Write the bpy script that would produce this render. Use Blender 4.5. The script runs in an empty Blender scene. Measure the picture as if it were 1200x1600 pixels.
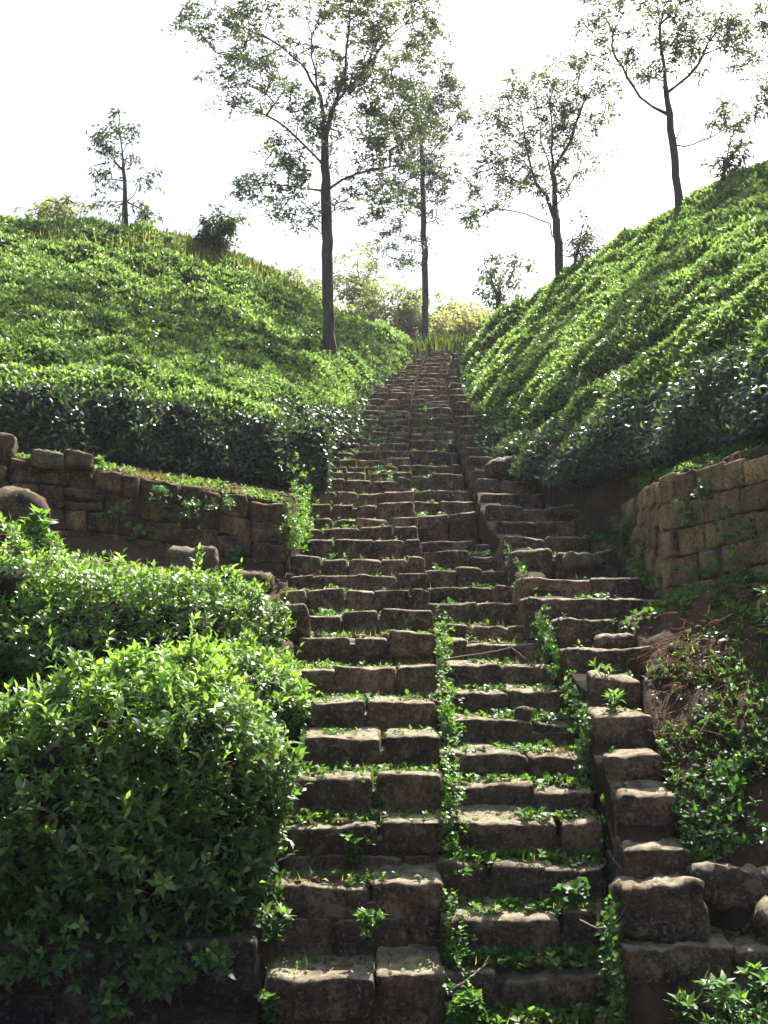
import bpy, math
import numpy as np

rng = np.random.default_rng(11)
scene = bpy.context.scene
R = math.radians
F = 1640.0                              # focal length in pixels of the 1200 x 1600 photograph
TH = math.atan(340 / F)                 # the camera looks up by this angle
CT, ST = math.cos(TH), math.sin(TH)

# ------------------------------------------------------------------ camera
cam_d = bpy.data.cameras.new("camera")
cam = bpy.data.objects.new("camera", cam_d)
scene.collection.objects.link(cam)
cam.location = (0, 0, 0)
cam.rotation_euler = (R(90) + TH, 0, 0)
cam_d.sensor_fit = 'VERTICAL'
cam_d.angle = 2 * math.atan(800 / F)
cam_d.clip_start = 0.05
cam_d.clip_end = 3000
scene.camera = cam

# ------------------------------------------------------------------ sky, sun, exposure
SUN_EL, SUN_AZ = R(55), R(24)           # azimuth measured from +Y (view direction) towards +X
world = bpy.data.worlds.new("World")
scene.world = world
world.use_nodes = True
wn, wl = world.node_tree.nodes, world.node_tree.links
wn.clear()
sky = wn.new("ShaderNodeTexSky")
sky.sky_type = 'NISHITA'
sky.sun_disc = False
sky.sun_elevation = SUN_EL
sky.sun_rotation = SUN_AZ
sky.air_density = 1.0
sky.dust_density = 4.0
sky.ozone_density = 1.0
bg = wn.new("ShaderNodeBackground")
bg.inputs[1].default_value = 0.075
wo = wn.new("ShaderNodeOutputWorld")
wl.new(sky.outputs[0], bg.inputs[0])
wl.new(bg.outputs[0], wo.inputs[0])
sun_d = bpy.data.lights.new("sun", 'SUN')
sun_d.energy = 5.0
sun_d.angle = R(0.5)
sun_d.color = (1.0, 0.96, 0.90)
sun = bpy.data.objects.new("sun", sun_d)
scene.collection.objects.link(sun)
sun.location = (10, 20, 40)
sun.rotation_euler = (R(90) - SUN_EL, 0, math.pi - SUN_AZ)
vs = scene.view_settings
vs.view_transform = 'Standard'
vs.look = 'None'
vs.exposure = 1.8
vs.gamma = 1.0

# ------------------------------------------------------------------ helpers
def ray(x, y):
    u = (x - 600) / F
    v = (800 - y) / F
    return u, CT - v * ST, ST + v * CT

RM_A = [0, 12, 15, 18.8, 21.4, 24, 35, 43, 50, 60]
RM_B = [0, 12, 14.6, 17.6, 19.9, 22, 28.2, 33.5, 38, 46]
def rm(Y):
    return float(np.interp(Y, RM_A, RM_B))

def P(x, y, Y):
    u, a, b = ray(x, y)
    return np.array((u / a * Y, Y, b / a * Y))

def nrmz(a):
    return a / np.maximum(np.linalg.norm(a, axis=-1, keepdims=True), 1e-9)

def mk(name, V, faces, mat, parent=None, attr=None, smooth=True):
    """V (n,3) world coordinates; faces: list of integer arrays (m,3) or (m,4)."""
    V = np.asarray(V, np.float32)
    loc = np.array(parent.location if parent is not None else (0, 0, 0), np.float32)
    if parent is not None and parent.parent is not None:
        loc = loc + np.array(parent.parent.location, np.float32)
    me = bpy.data.meshes.new(name)
    faces = [np.asarray(f, np.int32) for f in faces if len(f)]
    nl = sum(f.size for f in faces)
    npoly = sum(len(f) for f in faces)
    me.vertices.add(len(V)); me.loops.add(nl); me.polygons.add(npoly)
    me.vertices.foreach_set("co", (V - loc).ravel())
    me.loops.foreach_set("vertex_index", np.concatenate([f.ravel() for f in faces]))
    tot = np.concatenate([np.full(len(f), f.shape[1], np.int32) for f in faces])
    me.polygons.foreach_set("loop_start", np.concatenate(([0], np.cumsum(tot)[:-1])).astype(np.int32))
    me.polygons.foreach_set("loop_total", tot)
    me.polygons.foreach_set("use_smooth", np.full(npoly, smooth))
    if attr is not None:
        at = me.attributes.new("age_shade", 'FLOAT', 'POINT')
        at.data.foreach_set("value", np.asarray(attr, np.float32))
    me.update(calc_edges=True)
    me.materials.append(mat)
    o = bpy.data.objects.new(name, me)
    scene.collection.objects.link(o)
    if parent is not None:
        o.parent = parent
    return o

def tag(o, label, cat=None, group=None, kind=None):
    o["label"] = label
    if cat: o["category"] = cat
    if group: o["group"] = group
    if kind: o["kind"] = kind
    return o

def thing(name, label, cat, loc, group=None):
    o = bpy.data.objects.new(name, None)
    o.empty_display_size = 0.2
    scene.collection.objects.link(o)
    o.location = [float(c) for c in loc]
    return tag(o, label, cat, group)

class Acc:
    """Collects pieces of one mesh."""
    def __init__(self):
        self.V, self.F, self.A, self.n = [], [], [], 0
    def add(self, V, F, A=None):
        V = np.asarray(V)
        self.V.append(V)
        for f in (F if isinstance(F, list) else [F]):
            if len(f): self.F.append(np.asarray(f) + self.n)
        self.A.append(np.zeros(len(V)) if A is None else np.broadcast_to(A, (len(V),)))
        self.n += len(V)
    def build(self, name, mat, parent=None, smooth=True):
        return mk(name, np.concatenate(self.V), self.F, mat, parent, np.concatenate(self.A), smooth)

# ------------------------------------------------------------------ materials
def new_mat(name):
    m = bpy.data.materials.new(name)
    m.use_nodes = True
    nt = m.node_tree
    nt.nodes.clear()
    out = nt.nodes.new("ShaderNodeOutputMaterial")
    return m, nt, nt.nodes, nt.links, out

def ramp(nt, fac, stops):
    r = nt.nodes.new("ShaderNodeValToRGB")
    el = r.color_ramp.elements
    while len(el) < len(stops): el.new(0.5)
    for e, (p, c) in zip(el, stops):
        e.position = p
        e.color = (*c, 1) if len(c) == 3 else c
    nt.links.new(fac, r.inputs[0])
    return r.outputs[0]

def noise(nt, co, scale, detail=6, rough=0.6):
    n = nt.nodes.new("ShaderNodeTexNoise")
    n.inputs["Scale"].default_value = scale
    n.inputs["Detail"].default_value = detail
    n.inputs["Roughness"].default_value = rough
    nt.links.new(co, n.inputs["Vector"])
    return n.outputs["Fac"]

def mixc(nt, fac, a, b, mode='MIX'):
    m = nt.nodes.new("ShaderNodeMix")
    m.data_type = 'RGBA'
    m.blend_type = mode
    for sock, v in ((0, fac), (6, a), (7, b)):
        if isinstance(v, (int, float)): m.inputs[sock].default_value = v
        elif isinstance(v, tuple): m.inputs[sock].default_value = (*v, 1)
        else: nt.links.new(v, m.inputs[sock])
    return m.outputs[2]

def mathn(nt, op, a, b):
    m = nt.nodes.new("ShaderNodeMath")
    m.operation = op
    for i, v in enumerate((a, b)):
        if isinstance(v, (int, float)): m.inputs[i].default_value = v
        else: nt.links.new(v, m.inputs[i])
    return m.outputs[0]

def stone_mat(name, dark, mid, warm, sunlit_dust, lichen, sunlit_dust_amt=1.0):
    m, nt, N, L, out = new_mat(name)
    co = N.new("ShaderNodeNewGeometry")
    pos = co.outputs["Position"]
    b = N.new("ShaderNodeBsdfPrincipled")
    b.inputs["Roughness"].default_value = 0.92
    b.inputs["Specular IOR Level"].default_value = 0.25
    c1 = ramp(nt, noise(nt, pos, 4.0, 9, 0.78), [(0.38, dark), (0.50, mid), (0.62, warm)])
    isl = ramp(nt, co.outputs["Random Per Island"], [(0, (0.6, 0.58, 0.58)), (0.5, (0.95, 0.92, 0.9)), (1, (1.6, 1.45, 1.2))])
    c1 = mixc(nt, 1.0, c1, isl, 'MULTIPLY')
    pit = ramp(nt, noise(nt, pos, 38, 5, 0.8), [(0.40, (0.18, 0.16, 0.15)), (0.52, (1.1, 1.1, 1.1))])
    c1 = mixc(nt, 0.8, c1, pit, 'MULTIPLY')
    moss = ramp(nt, noise(nt, pos, 2.3, 6, 0.75), [(0.54, (0, 0, 0)), (0.66, (1, 1, 1))])
    c1 = mixc(nt, mathn(nt, 'MULTIPLY', moss, 0.32), c1, (0.075, 0.085, 0.030))
    sp = ramp(nt, noise(nt, pos, 30, 4, 0.75), [(0.57, (0, 0, 0)), (0.62, (1, 1, 1))])
    c2 = mixc(nt, mathn(nt, 'MULTIPLY', sp, 0.6), c1, lichen)
    blot = ramp(nt, noise(nt, pos, 8, 4, 0.65), [(0.585, (0, 0, 0)), (0.61, (1, 1, 1))])
    c2 = mixc(nt, mathn(nt, 'MULTIPLY', blot, 0.26), c2, lichen)
    # dry soil and moss on what faces up, paled to paint in sunlit tops
    sx = N.new("ShaderNodeSeparateXYZ")
    L.new(co.outputs["Normal"], sx.inputs[0])
    up = ramp(nt, sx.outputs[2], [(0.45, (0, 0, 0)), (0.8, (1, 1, 1))])
    dn = ramp(nt, noise(nt, pos, 9, 6, 0.7), [(0.36, (0.06, 0.06, 0.06)), (0.58, (1, 1, 1))])
    fac = mathn(nt, 'MULTIPLY', mathn(nt, 'MULTIPLY', up, dn), sunlit_dust_amt)
    sunlit_dustc = ramp(nt, noise(nt, pos, 14, 5, 0.7), [(0.35, tuple(0.55 * k for k in sunlit_dust)), (0.6, sunlit_dust), (0.75, (sunlit_dust[0] * 0.75, sunlit_dust[1] * 0.95, sunlit_dust[2] * 0.5))])
    c3 = mixc(nt, fac, c2, sunlit_dustc)
    L.new(c3, b.inputs["Base Color"])
    bp = N.new("ShaderNodeBump")
    bp.inputs["Strength"].default_value = 1.0
    bp.inputs["Distance"].default_value = 0.055
    h = mathn(nt, 'ADD', noise(nt, pos, 16, 10, 0.82), mathn(nt, 'MULTIPLY', noise(nt, pos, 75, 4, 0.7), 0.4))
    L.new(h, bp.inputs["Height"])
    L.new(bp.outputs[0], b.inputs["Normal"])
    L.new(b.outputs[0], out.inputs[0])
    return m

def leaf_mat(name, old, mid, young, rough=0.36, trans=0.3, spec=0.5, tboost=(1.7, 1.75, 0.9), var=0.35):
    m, nt, N, L, out = new_mat(name)
    at = N.new("ShaderNodeAttribute")
    at.attribute_name = "age_shade"
    geo = N.new("ShaderNodeNewGeometry")
    c = ramp(nt, at.outputs["Fac"], [(0.0, old), (0.5, mid), (1.0, young)])
    v = ramp(nt, geo.outputs["Random Per Island"], [(0, (1 - var,) * 3), (0.6, (1, 1, 1)), (1, (1 + var, 1 + var * 0.8, 1 - var * 0.3))])
    c = mixc(nt, 1.0, c, v, 'MULTIPLY')
    b = N.new("ShaderNodeBsdfPrincipled")
    b.inputs["Roughness"].default_value = rough
    b.inputs["Specular IOR Level"].default_value = spec
    L.new(c, b.inputs["Base Color"])
    t = N.new("ShaderNodeBsdfTranslucent")
    L.new(mixc(nt, 1.0, c, tboost, 'MULTIPLY'), t.inputs[0])
    mx = N.new("ShaderNodeMixShader")
    mx.inputs[0].default_value = trans
    L.new(b.outputs[0], mx.inputs[1])
    L.new(t.outputs[0], mx.inputs[2])
    L.new(mx.outputs[0], out.inputs[0])
    return m

def rough_mat(name, stops, scale, bump=0.6, dist=0.03, bscale=20, stretch=None):
    m, nt, N, L, out = new_mat(name)
    geo = N.new("ShaderNodeNewGeometry")
    pos = geo.outputs["Position"]
    if stretch:
        mp = N.new("ShaderNodeMapping")
        mp.inputs["Scale"].default_value = stretch
        L.new(pos, mp.inputs[0])
        pos = mp.outputs[0]
    b = N.new("ShaderNodeBsdfPrincipled")
    b.inputs["Roughness"].default_value = 0.95
    b.inputs["Specular IOR Level"].default_value = 0.15
    f = mathn(nt, 'ADD', mathn(nt, 'MULTIPLY', noise(nt, pos, scale, 7, 0.7), 0.65), mathn(nt, 'MULTIPLY', noise(nt, pos, scale * 9, 4, 0.7), 0.35))
    L.new(ramp(nt, f, stops), b.inputs["Base Color"])
    bp = N.new("ShaderNodeBump")
    bp.inputs["Strength"].default_value = bump
    bp.inputs["Distance"].default_value = dist
    L.new(noise(nt, pos, bscale, 8, 0.75), bp.inputs["Height"])
    L.new(bp.outputs[0], b.inputs["Normal"])
    L.new(b.outputs[0], out.inputs[0])
    return m

M_STEP = stone_mat("step_stone", (0.045, 0.029, 0.021), (0.145, 0.095, 0.064), (0.29, 0.195, 0.120), (0.54, 0.46, 0.30), (0.36, 0.34, 0.27))
M_DARKWALL = stone_mat("dark_wall_stone", (0.036, 0.026, 0.021), (0.155, 0.100, 0.060), (0.36, 0.235, 0.115), (0.30, 0.24, 0.13), (0.24, 0.25, 0.18), 0.8)
M_LOWWALL_SHADE = stone_mat("low_wall_stone_shade", (0.014, 0.011, 0.010), (0.040, 0.030, 0.025), (0.085, 0.062, 0.045), (0.16, 0.13, 0.08), (0.18, 0.18, 0.15), 0.7)  # stone darkened to paint in the shade under the overhanging bush
M_YELLOWWALL = stone_mat("yellow_wall_stone", (0.12, 0.088, 0.048), (0.31, 0.235, 0.125), (0.46, 0.35, 0.19), (0.26, 0.22, 0.11), (0.16, 0.17, 0.09), 0.6)
M_PALE = stone_mat("pale_stone", (0.12, 0.095, 0.06), (0.25, 0.20, 0.125), (0.34, 0.27, 0.16), (0.36, 0.30, 0.19), (0.36, 0.36, 0.30), 0.8)
M_SOIL = rough_mat("soil", [(0.30, (0.035, 0.020, 0.012)), (0.5, (0.085, 0.052, 0.032)), (0.7, (0.16, 0.108, 0.066))], 2.6, 1.0, 0.09, 12)
M_REDEARTH = rough_mat("red_earth", [(0.30, (0.016, 0.010, 0.008)), (0.5, (0.055, 0.034, 0.022)), (0.7, (0.13, 0.08, 0.042))], 3.5, 1.0, 0.08, 9, (1.0, 1.0, 0.35))
M_BARK = rough_mat("bark", [(0.3, (0.035, 0.028, 0.024)), (0.5, (0.075, 0.058, 0.05)), (0.7, (0.14, 0.115, 0.10))], 3.0, 0.9, 0.04, 10, (1.0, 1.0, 0.3))
M_CORE_SHADE = rough_mat("core_shade", [(0.3, (0.004, 0.004, 0.003)), (0.7, (0.013, 0.012, 0.007))], 4.0)  # near-black, painting the shade inside hedges and bushes
M_DRY = rough_mat("dry_stalks", [(0.3, (0.16, 0.11, 0.055)), (0.7, (0.36, 0.28, 0.17))], 5.0)
M_ROOT = rough_mat("dry_roots", [(0.3, (0.09, 0.035, 0.02)), (0.7, (0.22, 0.10, 0.055))], 5.0)
M_STICK = rough_mat("pale_stick", [(0.3, (0.22, 0.19, 0.14)), (0.7, (0.40, 0.36, 0.28))], 8.0)
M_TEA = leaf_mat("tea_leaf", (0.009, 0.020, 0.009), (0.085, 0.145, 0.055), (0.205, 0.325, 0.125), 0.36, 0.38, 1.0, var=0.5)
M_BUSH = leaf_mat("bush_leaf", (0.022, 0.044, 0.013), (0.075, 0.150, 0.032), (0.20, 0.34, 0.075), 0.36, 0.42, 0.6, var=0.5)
M_WEED = leaf_mat("weed_leaf", (0.025, 0.065, 0.018), (0.06, 0.15, 0.03), (0.14, 0.26, 0.05), 0.5, 0.35, 0.4)
M_GRASS = leaf_mat("grass_blade", (0.05, 0.09, 0.02), (0.14, 0.18, 0.045), (0.30, 0.27, 0.11), 0.6, 0.4, 0.3)
M_OAK = leaf_mat("tree_leaf", (0.042, 0.058, 0.042), (0.075, 0.10, 0.060), (0.13, 0.165, 0.08), 0.42, 0.38, 0.6)
M_FAR_HAZED = leaf_mat("hazed_far_leaf", (0.14, 0.165, 0.09), (0.20, 0.23, 0.12), (0.28, 0.27, 0.15), 0.6, 0.5, 0.3)  # colours paled to paint distance haze into the leaves

M_LITTER = leaf_mat("dead_leaf", (0.05, 0.028, 0.016), (0.14, 0.085, 0.045), (0.27, 0.19, 0.10), 0.7, 0.15, 0.2)

# ------------------------------------------------------------------ leaves
def leaves(base, d, up, L, W, droop=0.15, fold=0.18, age_shade=0.5, quad=False):
    n = len(base)
    d = nrmz(d)
    side = nrmz(np.cross(d, up))
    nn = np.cross(side, d)
    L = np.broadcast_to(L, (n,))[:, None]
    W = np.broadcast_to(W, (n,))[:, None]
    droop = np.broadcast_to(droop, (n,))[:, None]
    tip = base + d * L - nn * L * droop
    l = base + d * L * 0.46 + side * W * 0.5 + nn * W * fold
    r = base + d * L * 0.46 - side * W * 0.5 + nn * W * fold
    age_shade = np.broadcast_to(age_shade, (n,))
    if quad:
        V = np.stack((base, l, tip, r), 1).reshape(-1, 3)
        Fq = (np.arange(n) * 4)[:, None] + np.array((0, 3, 2, 1))
        return V, [Fq], np.repeat(age_shade, 4)
    mid = base + d * L * 0.5 + nn * L * droop * 0.25
    V = np.stack((base, l, r, mid, tip), 1).reshape(-1, 3)
    i = (np.arange(n) * 5)[:, None]
    T = np.concatenate([i + np.array(t) for t in ((0, 3, 1), (1, 3, 4), (0, 2, 3), (2, 4, 3))])
    return V, [T], np.repeat(age_shade, 5)

def rosettes(pos, axis, k, L, ratio, spread=(0.25, 1.1), age_shade=0.5, droop=0.15, quad=False, stem=0.0):
    """k leaves around each position, fanning round axis."""
    n = len(pos)
    axis = nrmz(axis)
    ref = np.where(np.abs(axis[:, 2:3]) > 0.9, np.array((1.0, 0, 0)), np.array((0, 0, 1.0)))
    a = nrmz(np.cross(axis, ref)); b = np.cross(axis, a)
    ph = rng.uniform(0, 6.28, n)[:, None] + np.arange(k)[None, :] * 2.4 + rng.normal(0, 0.25, (n, k))
    el = rng.uniform(spread[0], spread[1], (n, k)) + np.linspace(0.25, -0.2, k)[None, :]
    d = (a[:, None] * np.cos(ph)[..., None] + b[:, None] * np.sin(ph)[..., None]) * np.sin(el)[..., None] + axis[:, None] * np.cos(el)[..., None]
    st = np.linspace(-1, 0, k)[None, :, None] * stem
    bp = pos[:, None] + axis[:, None] * st
    Ls = np.broadcast_to(np.asarray(L).reshape(-1, 1), (n, k)) * rng.uniform(0.65, 1.1, (n, k))
    ag = np.clip(np.broadcast_to(np.asarray(age_shade).reshape(-1, 1), (n, k)) + np.linspace(-0.2, 0.2, k)[None, :] + rng.normal(0, 0.1, (n, k)), 0, 1)
    return leaves(bp.reshape(-1, 3), d.reshape(-1, 3), np.repeat(axis, k, 0) + rng.normal(0, 0.2, (n * k, 3)), Ls.ravel(), (Ls * ratio).ravel(), droop, 0.18, ag.ravel(), quad)

def blades(pos, h, w, lean=0.5, age_shade=0.5):
    n = len(pos)
    ph = rng.uniform(0, 6.28, n)
    d = np.stack((np.cos(ph) * lean, np.sin(ph) * lean, np.ones(n)), 1) * 1.0
    d[:, :2] *= rng.uniform(0.2, 1.5, (n, 1))
    return leaves(pos, d, np.stack((np.cos(ph), np.sin(ph), np.full(n, 0.2)), 1), h, w, 0.3, 0.1, age_shade)

# ------------------------------------------------------------------ tubes
def tubes(A, B, ra, rb, sides=5):
    A = np.asarray(A, float); B = np.asarray(B, float)
    d = nrmz(B - A)
    ref = np.where(np.abs(d[:, 2:3]) > 0.9, np.array((1.0, 0, 0)), np.array((0, 0, 1.0)))
    a = nrmz(np.cross(d, ref)); b = np.cross(d, a)
    n = len(A)
    ang = np.arange(sides) * 2 * math.pi / sides
    ring = a[:, None] * np.cos(ang)[None, :, None] + b[:, None] * np.sin(ang)[None, :, None]
    V = np.concatenate((A[:, None] + ring * np.asarray(ra).reshape(-1, 1, 1), B[:, None] + ring * np.asarray(rb).reshape(-1, 1, 1)), 1).reshape(-1, 3)
    i = (np.arange(n) * 2 * sides)[:, None]
    k = np.arange(sides); k2 = (k + 1) % sides
    q = np.stack((k, k2, k2 + sides, k + sides), 1)
    Fq = (i[:, :, None] + q[None]).reshape(-1, 4)
    return V, [Fq]

def tube_path(pts, r0, r1, sides=8):
    """One continuous tapering tube along a polyline, closed at the ends."""
    pts = np.asarray(pts, float)
    n = len(pts)
    t = nrmz(np.gradient(pts, axis=0))
    ref = np.array((0.31, 0.95, 0.05)) if abs(t[0, 2]) > 0.6 else np.array((0, 0, 1.0))
    a = nrmz(np.cross(t, ref)); b = np.cross(t, a)
    ang = np.arange(sides) * 2 * math.pi / sides
    rr = (r0 if np.ndim(r0) else np.linspace(r0, r1, n))
    V = (pts[:, None] + (a[:, None] * np.cos(ang)[None, :, None] + b[:, None] * np.sin(ang)[None, :, None]) * np.asarray(rr).reshape(-1, 1, 1)).reshape(-1, 3)
    k = np.arange(sides); k2 = (k + 1) % sides
    q = np.stack((k, k2, k2 + sides, k + sides), 1)
    Fq = ((np.arange(n - 1) * sides)[:, None, None] + q[None]).reshape(-1, 4)
    V = np.concatenate((V, pts[:1], pts[-1:]))
    t1 = np.stack((k2, k, np.full(sides, n * sides)), 1)
    t2 = np.stack((k + (n - 1) * sides, k2 + (n - 1) * sides, np.full(sides, n * sides + 1)), 1)
    return V, [Fq, np.concatenate((t1, t2))]

# ------------------------------------------------------------------ stones
_cube_cache = {}
def cube_grid(nx, ny, nz):
    key = (nx, ny, nz)
    if key in _cube_cache: return _cube_cache[key]
    pts, idx, faces = [], {}, []
    def vid(i, j, k):
        q = (i, j, k)
        if q not in idx:
            idx[q] = len(pts); pts.append((2 * i / nx - 1, 2 * j / ny - 1, 2 * k / nz - 1))
        return idx[q]
    for i in range(nx):
        for j in range(ny):
            faces.append((vid(i, j, 0), vid(i, j + 1, 0), vid(i + 1, j + 1, 0), vid(i + 1, j, 0)))
            faces.append((vid(i, j, nz), vid(i + 1, j, nz), vid(i + 1, j + 1, nz), vid(i, j + 1, nz)))
    for i in range(nx):
        for k in range(nz):
            faces.append((vid(i, 0, k), vid(i + 1, 0, k), vid(i + 1, 0, k + 1), vid(i, 0, k + 1)))
            faces.append((vid(i, ny, k), vid(i, ny, k + 1), vid(i + 1, ny, k + 1), vid(i + 1, ny, k)))
    for j in range(ny):
        for k in range(nz):
            faces.append((vid(0, j, k), vid(0, j, k + 1), vid(0, j + 1, k + 1), vid(0, j + 1, k)))
            faces.append((vid(nx, j, k), vid(nx, j + 1, k), vid(nx, j + 1, k + 1), vid(nx, j, k + 1)))
    _cube_cache[key] = (np.array(pts), np.array(faces))
    return _cube_cache[key]

def wob(p, amp, freq):
    """smooth vector noise from random sine waves"""
    o = np.zeros_like(p)
    for f, a in ((freq, amp), (freq * 2.1, amp * 0.55), (freq * 4.3, amp * 0.28)):
        for ax in range(3):
            k = nrmz(rng.normal(size=3)) * f
            k2 = nrmz(rng.normal(size=3)) * f
            o[:, ax] += a * np.sin(p @ k + rng.uniform(0, 6.28)) * np.sin(p @ k2 + rng.uniform(0, 6.28))
    return o

def stone(acc, c, h, rz=0.0, tilt=(0, 0), rad=0.06, amp=0.018, cell=0.07, tap=0.06):
    """one rough block, centre c, half sizes h"""
    h = np.array(h, float)
    n = [int(np.clip(round(2 * q / cell), 2, 22)) for q in h]
    p, f = cube_grid(*n)
    rad = min(rad, 0.8 * h.min())
    p = p.copy()
    for ax in range(3):
        if n[ax] >= 4:
            m = np.abs(p[:, ax]) < 0.999
            p[m, ax] *= (1 - rad / h[ax]) / (1 - 2 / n[ax])
    q = p * h
    inner = np.clip(q, -(h - rad), h - rad)
    v = q - inner
    nv = np.linalg.norm(v, axis=1, keepdims=True)
    q = inner + np.where(nv > 1e-6, v / np.maximum(nv, 1e-6) * np.minimum(nv, rad), 0)
    # taper so that no two blocks are alike
    tp = rng.uniform(-tap, tap, 4)
    q[:, 2] *= 1 + tp[0] * q[:, 0] / h[0]
    q[:, 0] *= 1 + tp[1] * q[:, 2] / h[2]
    q[:, 1] *= 1 + tp[2] * q[:, 0] / h[0] * 0.6
    q += wob(q, amp, 4.5) + wob(q, amp * 0.55, 21) + wob(q, amp * 0.4, 60)
    cx, sx = math.cos(tilt[0]), math.sin(tilt[0])
    cy, sy = math.cos(tilt[1]), math.sin(tilt[1])
    cz, sz = math.cos(rz), math.sin(rz)
    Rx = np.array(((1, 0, 0), (0, cx, -sx), (0, sx, cx)))
    Ry = np.array(((cy, 0, sy), (0, 1, 0), (-sy, 0, cy)))
    Rz = np.array(((cz, -sz, 0), (sz, cz, 0), (0, 0, 1)))
    q = q @ (Rz @ Ry @ Rx).T + np.array(c)
    acc.add(q, [f])

# ------------------------------------------------------------------ the line of the stairs
# rows of the middle flight: (image row, left edge, right edge, distance)
ST_T = [(1690, 699, 975, 6.30), (1600, 698, 966, 6.48), (1525, 697, 960, 6.67), (1385, 692, 945, 7.02), (1240, 690, 925, 7.55), (1155, 687, 903, 8.2), (1050, 682, 865, 9.2),
        (980, 678, 835, 10.4), (900, 667, 795, 12.3), (850, 657, 768, 14.0), (770, 645, 730, 17.2), (700, 638, 712, 19.8),
        (650, 640, 704, 22.2), (600, 650, 695, 27.6), (572, 660, 697, 30.8), (545, 670, 704, 34.0), (536, 674, 704, 37.0)]
_pl = np.array([P(a, y, Y) for y, a, b, Y in ST_T])
_pr = np.array([P(b, y, Y) for y, a, b, Y in ST_T])
SY, SZ = _pl[:, 1], _pl[:, 2]
def zC(Y):
    Y = np.asarray(Y, float)
    return np.interp(Y, SY, SZ) + np.minimum(Y - SY[0], 0) * 0.0
def XL(Y): return np.interp(Y, SY, _pl[:, 0])
def XR(Y): return np.interp(Y, SY, _pr[:, 0])
_Ys = np.linspace(6.0, 36.9, 30000)
def solve(y, off):
    """distance and height at which the line of the stairs (raised by off) is seen at image row y"""
    u, a, b = ray(600, y)
    o = np.interp(_Ys, [6, 12, 36], off) if np.ndim(off) else off
    g = b / a * _Ys - zC(_Ys) - o
    i = np.where((g[:-1] > 0) & (g[1:] <= 0))[0]
    if not len(i):
        return (6.25, b / a * 6.25) if y > 1300 else None
    return _Ys[i[0]], b / a * _Ys[i[0]]
def xat(x, Y, z):
    """X of image column x at a point with distance Y and height z"""
    return (x - 600) / F * (Y * CT + z * ST)

L_ROWS = [(1525, 415, 697), (1383, 425, 694), (1289, 440, 692), (1215, 445, 691), (1155, 470, 687), (1097, 478, 684), (1043, 460, 683), (990, 468, 680),
          (955, 474, 678), (921, 436, 674), (898, 452, 667), (870, 455, 664), (844, 465, 658), (823, 470, 653), (810, 474, 650), (786, 466, 643), (768, 436, 644),
          (747, 503, 638), (737, 510, 637), (728, 514, 637), (716, 518, 636), (704, 524, 636), (693, 536, 635), (683, 543, 634), (674, 548, 634), (665, 552, 634), (656, 558, 636),
          (649, 562, 637), (642, 566, 638), (632, 570, 639), (623, 575, 640), (614, 581, 642), (608, 586, 644), (603, 590, 646), (598, 595, 648), (593, 600, 650), (588, 606, 652), (583, 612, 655), (579, 620, 657), (575, 628, 659),
          (571, 634, 661), (567, 638, 663), (563, 643, 665), (560, 646, 667), (556, 650, 668), (553, 653, 669), (550, 656, 670), (547, 658, 671)]
C_ROWS = [1610, 1511, 1432, 1353, 1287, 1231, 1179, 1125, 1082, 1040, 1003, 975, 943, 915, 889, 862, 845, 800, 783, 765, 742, 727, 702, 688, 676, 664, 652, 645, 637, 630, 623, 616, 609, 602, 596, 590, 584, 578, 573, 568, 563, 559, 555, 551, 547, 544]
R_ROWS = [(1483, 970, 1290), (1330, 968, 1075), (1245, 962, 1052), (1185, 948, 1035), (1123, 930, 1020), (1062, 920, 1000), (1015, 885, 1020), (970, 872, 962), (937, 825, 1050), (905, 812, 1005), (862, 798, 965),
          (840, 785, 920), (815, 775, 900), (790, 762, 880), (772, 752, 850), (750, 745, 840), (735, 738, 815), (715, 730, 800), (700, 725, 785), (680, 716, 772), (665, 712, 765), (650, 710, 755), (640, 708, 742), (628, 706, 735), (618, 703, 730), (608, 702, 725),
          (598, 700, 721), (588, 700, 720), (578, 700, 719), (568, 702, 719), (560, 704, 719), (553, 706, 718)]
L_OFF = 0.12
R_OFF = [0.38, 0.34, 0.12]

LST = [(*solve(y, L_OFF), a, b) for y, a, b in L_ROWS]
CST = [(*solve(y, 0.0), 0, 0) for y in C_ROWS]
RST = [(*solve(y, R_OFF), a, b) for y, a, b in R_ROWS]
_ly = np.array([s[0] for s in LST]); _lx = np.array([xat(s[2], s[0], s[1]) for s in LST])
_ry = np.array([s[0] for s in RST]); _rx = np.array([xat(s[3], s[0], s[1]) for s in RST])
def XLL(Y): return np.interp(Y, _ly, _lx)
def XRR(Y): return np.interp(Y, _ry, _rx)
def zR(Y): return zC(Y) + np.interp(Y, [6, 12, 36], R_OFF)

# ------------------------------------------------------------------ hillsides: smooth surfaces through the tops of the tea
def tps(pts):
    pts = np.array(pts)
    xy, z = pts[:, :2], pts[:, 2]
    def U(r2): return 0.5 * r2 * np.log(r2 + 1e-9)
    n = len(pts)
    K = U(((xy[:, None] - xy[None]) ** 2).sum(-1)) + np.eye(n) * 0.6
    A = np.zeros((n + 3, n + 3))
    A[:n, :n] = K; A[:n, n] = 1; A[:n, n + 1:] = xy; A[n, :n] = 1; A[n + 1:, :n] = xy.T
    w = np.linalg.solve(A, np.concatenate((z, np.zeros(3))))
    def f(X, Y):
        X = np.asarray(X, float); Y = np.asarray(Y, float)
        o = w[n] + w[n + 1] * X + w[n + 2] * Y
        for i in range(n):
            o = o + w[i] * U((X - xy[i, 0]) ** 2 + (Y - xy[i, 1]) ** 2)
        return o
    return f

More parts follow.
